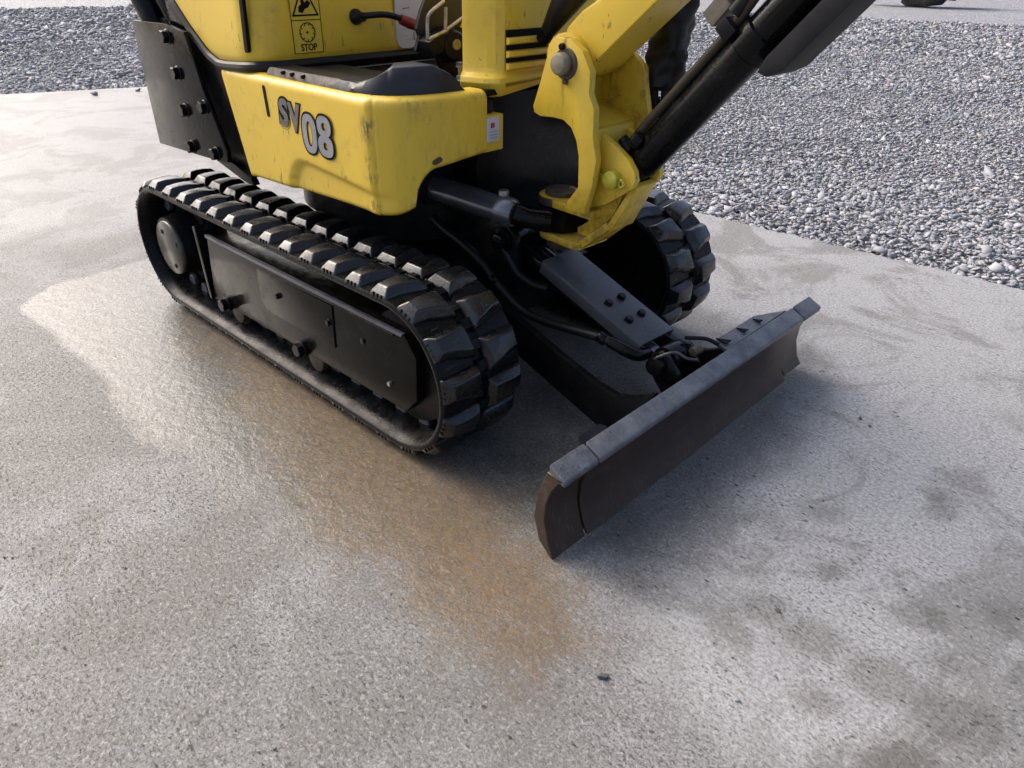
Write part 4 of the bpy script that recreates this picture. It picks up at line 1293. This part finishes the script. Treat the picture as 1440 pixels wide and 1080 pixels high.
# webs between the cheeks
def quadplate(name, a, b, c, d_, th, mat, par, bev=.002):
    a, b, c, d_ = map(Vector, (a, b, c, d_))
    n_ = (b-a).cross(d_-a).normalized()*th
    v = [a, b, c, d_, a-n_, b-n_, c-n_, d_-n_]
    return from_geo(name, v, [(0, 1, 2, 3), (7, 6, 5, 4), (0, 4, 5, 1), (1, 5, 6, 2), (2, 6, 7, 3), (3, 7, 4, 0)], mat, par, bev)
quadplate('web', (-.335, -.063, .560), (-.335, .055, .560), (-.272, .055, .535), (-.272, -.063, .535), .012, YELB, br)
quadplate('web', (-.270, -.064, .545), (-.270, .055, .545), (-.285, .055, .41), (-.285, -.064, .41), .012, YELB, br)
quadplate('web', (-.355, -.063, .66), (-.355, .055, .66), (-.345, .055, .55), (-.345, -.063, .55), .010, YELB, br)
for y0 in (-.046, .026):
    prism('cylinder_ear', [(-.285, .548), (-.255, .534), (-.228, .520), (-.202, .504), (-.187, .486), (-.183, .470), (-.190, .456), (-.215, .438), (-.240, .420), (-.285, .405)], y0, y0+.014, YELB, br, 'y', .0025)
# fork round the upright pin
def ring_plate(name, z0, z1, r, reach, mat, bev=.003):
    pts = []
    for a in np.linspace(75, 285, 18):
        pts.append((PX + r*math.cos(math.radians(a)), PY + r*math.sin(math.radians(a))))
    pts += [(reach, PY-.050), (reach, PY+.050)]
    return prism(name, pts, z0, z1, mat, br, 'z', bev)
ring_plate('fork_plate', .388, .404, .044, -.262, YELB)
v, f = tube_geo([(PX, PY, .3885), (PX, PY, .4035)], .0447, 36)
from_geo('worn_ring', v, f, RUSTY, br, .002)
lowp = [(PX + .040*math.cos(math.radians(a)), PY + .040*math.sin(math.radians(a))) for a in np.linspace(75, 285, 16)] + [(-.315, -.050), (-.290, -.045), (-.290, .040), (-.315, .050)]
prism('fork_plate', lowp, .322, .337, YELB, br, 'z', .004)
quadplate('fork_foot', (-.296, -.044, .338), (-.240, -.040, .388), (-.240, .036, .388), (-.296, .040, .338), .014, YELB, br, .003)
quadplate('fork_gusset', (-.197, -.032, .462), (-.197, .026, .462), (-.240, .030, .378), (-.240, -.040, .378), .012, YELB, br, .003)
prism('fork_rib', [(-.300, .410), (-.215, .444), (-.238, .392), (-.292, .345), (-.312, .345), (-.315, .356), (-.290, .375)], -.026, -.014, YELB, br, 'y', .004)
rings('swing_boss', (PX, PY, .3385), (PX, PY, .3875), [(0, .040), (.03, .042), (.97, .042), (1, .040)], BLK, root, 8)
obox('boss_lug', (PX-.012, PY-.042, .364), (1, .15, 0), (-.15, 1, 0), (0, 0, 1), (.052, .034, .044), BLK, root, .006)
rings('swing_pin', (PX, PY, .30), (PX, PY, .4135), [(0, .022), (.05, .026), (.2, .026), (.21, .024), (.9, .024), (.905, .032), (.985, .032), (1, .029)], RUSTY, root, 32)
tube('pin_retainer', [(PX+.004, PY+.02, .410), (PX+.03, PY+.012, .4105), (PX+.045, PY-.006, .409), (PX+.044, PY-.012, .402)], .0045, YELB, root, 10)
# pins
rings('boom_pin', (-.322, -.078, .640), (-.322, -.094, .640), [(0, .0175), (.1, .0175), (.75, .0172), (.95, .0150), (1, .0135)], mat_plain('tan worn pin', (0.21, 0.185, 0.13), 0.55, 0.2, 0.3, 0.3, 60), root, 24)
rings('boom_pin_recess', (-.318, -.0765, .640), (-.318, -.0795, .640), [(0, .025), (1, .023)], RUSTY, root, 28)
bolt((-.325, -.079, .665), (0, -1, 0), .010, BLK, root, 'pin_bolt')
bolt((-.315, -.079, .614), (0, -1, 0), .009, RUSTY, root, 'pin_bolt')
rings('cylinder_pin', (-.224, -.046, .468), (-.224, -.063, .468), [(0, .0155), (.1, .0155), (.92, .0150), (1, .0130)], YPIN, root, 24)
tube('split_pin', [(-.252, -.053, .472), (-.232, -.056, .469), (-.210, -.056, .466), (-.204, -.056, .472), (-.198, -.056, .464), (-.204, -.056, .459), (-.21, -.056, .464)], .0024, YPIN, root, 8)

# ---- boom
bt = Vector((math.cos(math.radians(41)), 0, math.sin(math.radians(41))))
prof = [(-.338, .622), (-.318, .628), (-.296, .627), (-.270, .652), (-.170, .739), (-.02, .870), (.16, 1.045), (.30, 1.25), (.36, 1.50), (.22, 1.54), (.12, 1.30), (-.03, 1.08), (-.18, .90), (-.273, .740), (-.315, .716), (-.345, .690), (-.356, .655)]
boom = prism('boom', prof, -.047, .047, YEL, root, 'y', .006, 3)
prism('boom_boss', [(-.345+.04*math.cos(a)+.01, .648+.036*math.sin(a)) for a in np.linspace(0, 2*math.pi, 20)[:-1]], -.060, .049, YEL, boom, 'y', .003)
tube('boom_hose', [(-.425, -.010, .668), (-.405, -.012, .690), (-.375, -.014, .725), (-.335, -.014, .765), (-.285, -.012, .82), (-.22, -.01, .91)], [.010, .016, .024, .028, .03, .03], HOSE, root, 16)
rings('hose_clamp', (-.428, -.012, .662), (-.418, -.012, .674), [(0, .012), (1, .0135)], BLKM, root, 18)

# ---- boom cylinder, pipe, hoses, rod guard
C0 = Vector((-.224, 0, .468))
cdv = Vector((math.cos(math.radians(49.5)), 0, math.sin(math.radians(49.5))))
cn = Vector((math.sin(math.radians(49.5)), 0, -math.cos(math.radians(49.5))))     # towards the front, below the barrel
cyl_eye = rings('cylinder_eye', (-.224, -.030, .468), (-.224, .024, .468), [(0, .022), (.06, .026), (.94, .026), (1, .022)], BLK, root, 28)
bc = rings('boom_cylinder', C0 + cdv*.012, C0 + cdv*.62, [(0, .020), (.03, .0290), (.055, .0300), (.30, .0300), (.43, .0300), (.435, .034), (.49, .034), (.495, .030), (1, .030)], BLK, root, 36)
tube('hydraulic_pipe', [C0 + cdv*.045 - cn*.030 + Vector((0, -.016, 0)), C0 + cdv*.07 - cn*.034 + Vector((0, -.016, 0)), C0 + cdv*.16 - cn*.034 + Vector((0, -.016, 0)), C0 + cdv*.27 - cn*.034 + Vector((0, -.016, 0)), C0 + cdv*.34 - cn*.040 + Vector((0, -.018, 0))], .0075, mat_black('oily bronze pipe', (0.05, 0.042, 0.028), 0.22, 0.2), bc, 12)
rings('pipe_union', C0 + cdv*.038 - cn*.022 + Vector((0, -.018, 0)), C0 + cdv*.038 - cn*.048 + Vector((0, -.018, 0)), [(0, .013), (.6, .013), (.7, .010), (1, .009)], BLK, bc, 18)
rings('port_boss', C0 + cdv*.062 - cn*.020 + Vector((0, -.022, 0)), C0 + cdv*.062 - cn*.034 + Vector((0, -.030, 0)), [(0, .014), (.7, .014), (1, .010)], BLK, bc, 18)
obox('pipe_clamp', C0 + cdv*.282 - cn*.034 + Vector((0, -.018, 0)), cdv, Vector((0, 1, 0)), cn, (.022, .036, .026), BLKM, bc, .002)
tube('pressure_hose', [C0 + cdv*(.30+.05*i) - cn*(.046+.004*math.sin(i)) + Vector((0, -.020+.004*math.sin(i*1.7), 0)) for i in range(7)], .012, HOSE, root, 12)
tube('pressure_hose', [C0 + cdv*(.285+.05*i) - cn*(.066+.004*math.sin(i+1)) + Vector((0, .002, 0)) for i in range(7)], .012, mat_plain('mossy worn hose', (0.035, 0.04, 0.022), 0.5, 0, 0.3, 0.5, 60), root, 12)
obox('hose_block', C0 + cdv*.282 - cn*.070 + Vector((0, .0, 0)), cdv, Vector((0, 1, 0)), cn, (.040, .040, .026), mat_plain('tan worn block', (0.19, 0.16, 0.11), 0.6, 0, 0.3, 0.3, 50), root, .004)
# guard: box section that shields the rod
gs = C0 + cdv*.285 + cn*.052
v, f = [], []
for s, ins in ((0, .020), (.022, 0), (.60, 0)):
    for y, h in ((-.042, -.014), (.036, -.014), (.036, .016-ins*.2), (-.042, .016-ins*.2)):
        p = gs + cdv*(s + (.006 if h > 0 else 0)) + Vector((0, y, 0)) + cn*(h if s > 0 else h*.55)
        v.append(p)
for i in range(2):
    for k in range(4):
        f.append((i*4+k, i*4+(k+1) % 4, (i+1)*4+(k+1) % 4, (i+1)*4+k))
f += [(0, 1, 2, 3), (8, 9, 10, 11)]
from_geo('rod_guard', v, f, mat_plain('grey black guard plate', (0.016, 0.016, 0.018), 0.6, 0.0, 0.2, 0.25, 40, spec=0.18), root, .0015)

# ---- hose bundle beside the boom
def sleeve():
    v, f = [], []
    n, m = 26, 26
    for i in range(n+1):
        q = i/n
        c = Vector((-.248 + .012*q, .105, .592 + .19*q))
        for k in range(m):
            a = 2*math.pi*k/m
            r = .033*(1 + .10*math.sin(3*a+q*9) + .06*math.sin(q*46+2*math.sin(a*2)) + .05*math.sin(5*a-q*17))
            if i == 0:
                r *= .8
            v.append((c.x + r*1.05*math.cos(a), c.y + r*.9*math.sin(a), c.z))
    for i in range(n):
        for k in range(m):
            f.append((i*m+k, i*m+(k+1) % m, (i+1)*m+(k+1) % m, (i+1)*m+k))
    f.append(tuple(range(m)))
    f.append(tuple(range(n*m, (n+1)*m)))
    return from_geo('hose_sleeve', v, f, HOSE, root, 0, 1)
sleeve()
for i, (dx, dy) in enumerate(((-.024, -.012), (-.006, -.016), (.012, -.010), (.024, .004), (0, .012))):
    x, y = -.248+dx, .105+dy
    tube('hydraulic_hose', [(x, y, .60), (x+.002, y, .57), (x+.001, y, .53), (x-.02, y-.005, .49), (x-.06, y-.01, .45)], .0075, HOSE, root, 10)
    rings('hose_ferrule', (x+.002, y, .585-.004*i), (x+.001, y, .556-.004*i), [(0, .0095), (.1, .0105), (.9, .0105), (1, .009)], STEEL if i in (0, 3) else BLKM, root, 14)

# ------------------------------------------------------------------ small things on the ground
def stone_mesh(seed, r):
    rr = random.Random(seed)
    bm = bmesh.new()
    bmesh.ops.create_icosphere(bm, subdivisions=2, radius=1)
    ax = [Vector((rr.gauss(0, 1), rr.gauss(0, 1), rr.gauss(0, 1))).normalized() for _ in range(9)]
    for vtx in bm.verts:
        c = vtx.co
        for a in ax:
            k = c.dot(a)
            if k > .62:
                c -= a*(k-.62)
        vtx.co = Vector((c.x*1.25, c.y*.9, c.z*.7))*r
    me = bpy.data.meshes.new('pebble')
    finish(me, bm, False)
    return me
STONE_D = mat_plain('dark pebble', (0.075, 0.078, 0.085), 0.6, 0, 0.4, 0.3, 120)
STONE_L = mat_plain('grey pebble', (0.24, 0.24, 0.25), 0.6, 0, 0.4, 0.3, 120)
def pebble(x, y, r, label, m, seed):
    me = stone_mesh(seed, r)
    o = link('pebble', me, m)
    o.location = (x, y, r*.5)
    o.rotation_euler = (0, 0, seed)
    o['label'] = label
    o['category'] = 'stone'
    o['group'] = 'loose stones on the concrete'
pebble(.17, -.53, .0065, 'dark angular pebble on the concrete below the near end of the blade', STONE_D, 1)
pebble(.168, .312, .0045, 'small dark crumb of stone on concrete right of the blade', STONE_D, 2)
pebble(.192, .298, .0038, 'second dark crumb beside the first, on concrete right of the blade', STONE_D, 3)
pebble(-4.62, .60, .022, 'grey stone on the far slab edge left of the counterweight plate', STONE_L, 4)
pebble(-4.60, .86, .018, 'small stone at the far slab edge just behind the counterweight plate', STONE_L, 5)
pebble(.28, -.27, .0045, 'dark pebble by the damp blotches at lower right', STONE_D, 6)
pebble(.31, -.44, .0035, 'tiny pale chip on the concrete at bottom right centre', STONE_L, 7)

# far edge of the yard: dark heaps whose feet just reach into the picture
ROCKM = mat_plain('dark brown rubble', (0.05, 0.045, 0.042), 0.8, 0, 0.8, 0.5, 6)
def heap(cx, cy, L, h, n, label, seed):
    rr = random.Random(seed)
    e = bpy.data.objects.new('rubble_heap', None)
    COL.objects.link(e)
    e.location = (cx, cy, -.03)
    e['label'] = label
    e['category'] = 'rubble'
    for k in range(n):
        me = stone_mesh(seed*50+k, rr.uniform(.35, .6)*h)
        o = bpy.data.objects.new('rock', me)
        me.name = 'rock'
        me.materials.append(ROCKM)
        COL.objects.link(o)
        o.parent = e
        q = (k+.5)/n-.5
        o.location = (rr.uniform(-.2, .2)*h + q*L*.93, rr.uniform(.0, .5)*h + q*L*.35, rr.uniform(.25, .55)*h*(1 if k % 2 else 1.6))
        o.rotation_euler = (rr.uniform(-.3, .3), rr.uniform(-.3, .3), rr.uniform(0, 6))
heap(-4.9, 16.2, 1.6, .8, 11, 'brown rubble heap at the far edge of the gravel, top right', 3)
heap(-10.2, 16.6, 1.2, .6, 7, 'dark low heap on the gravel beyond the yellow boom', 5)
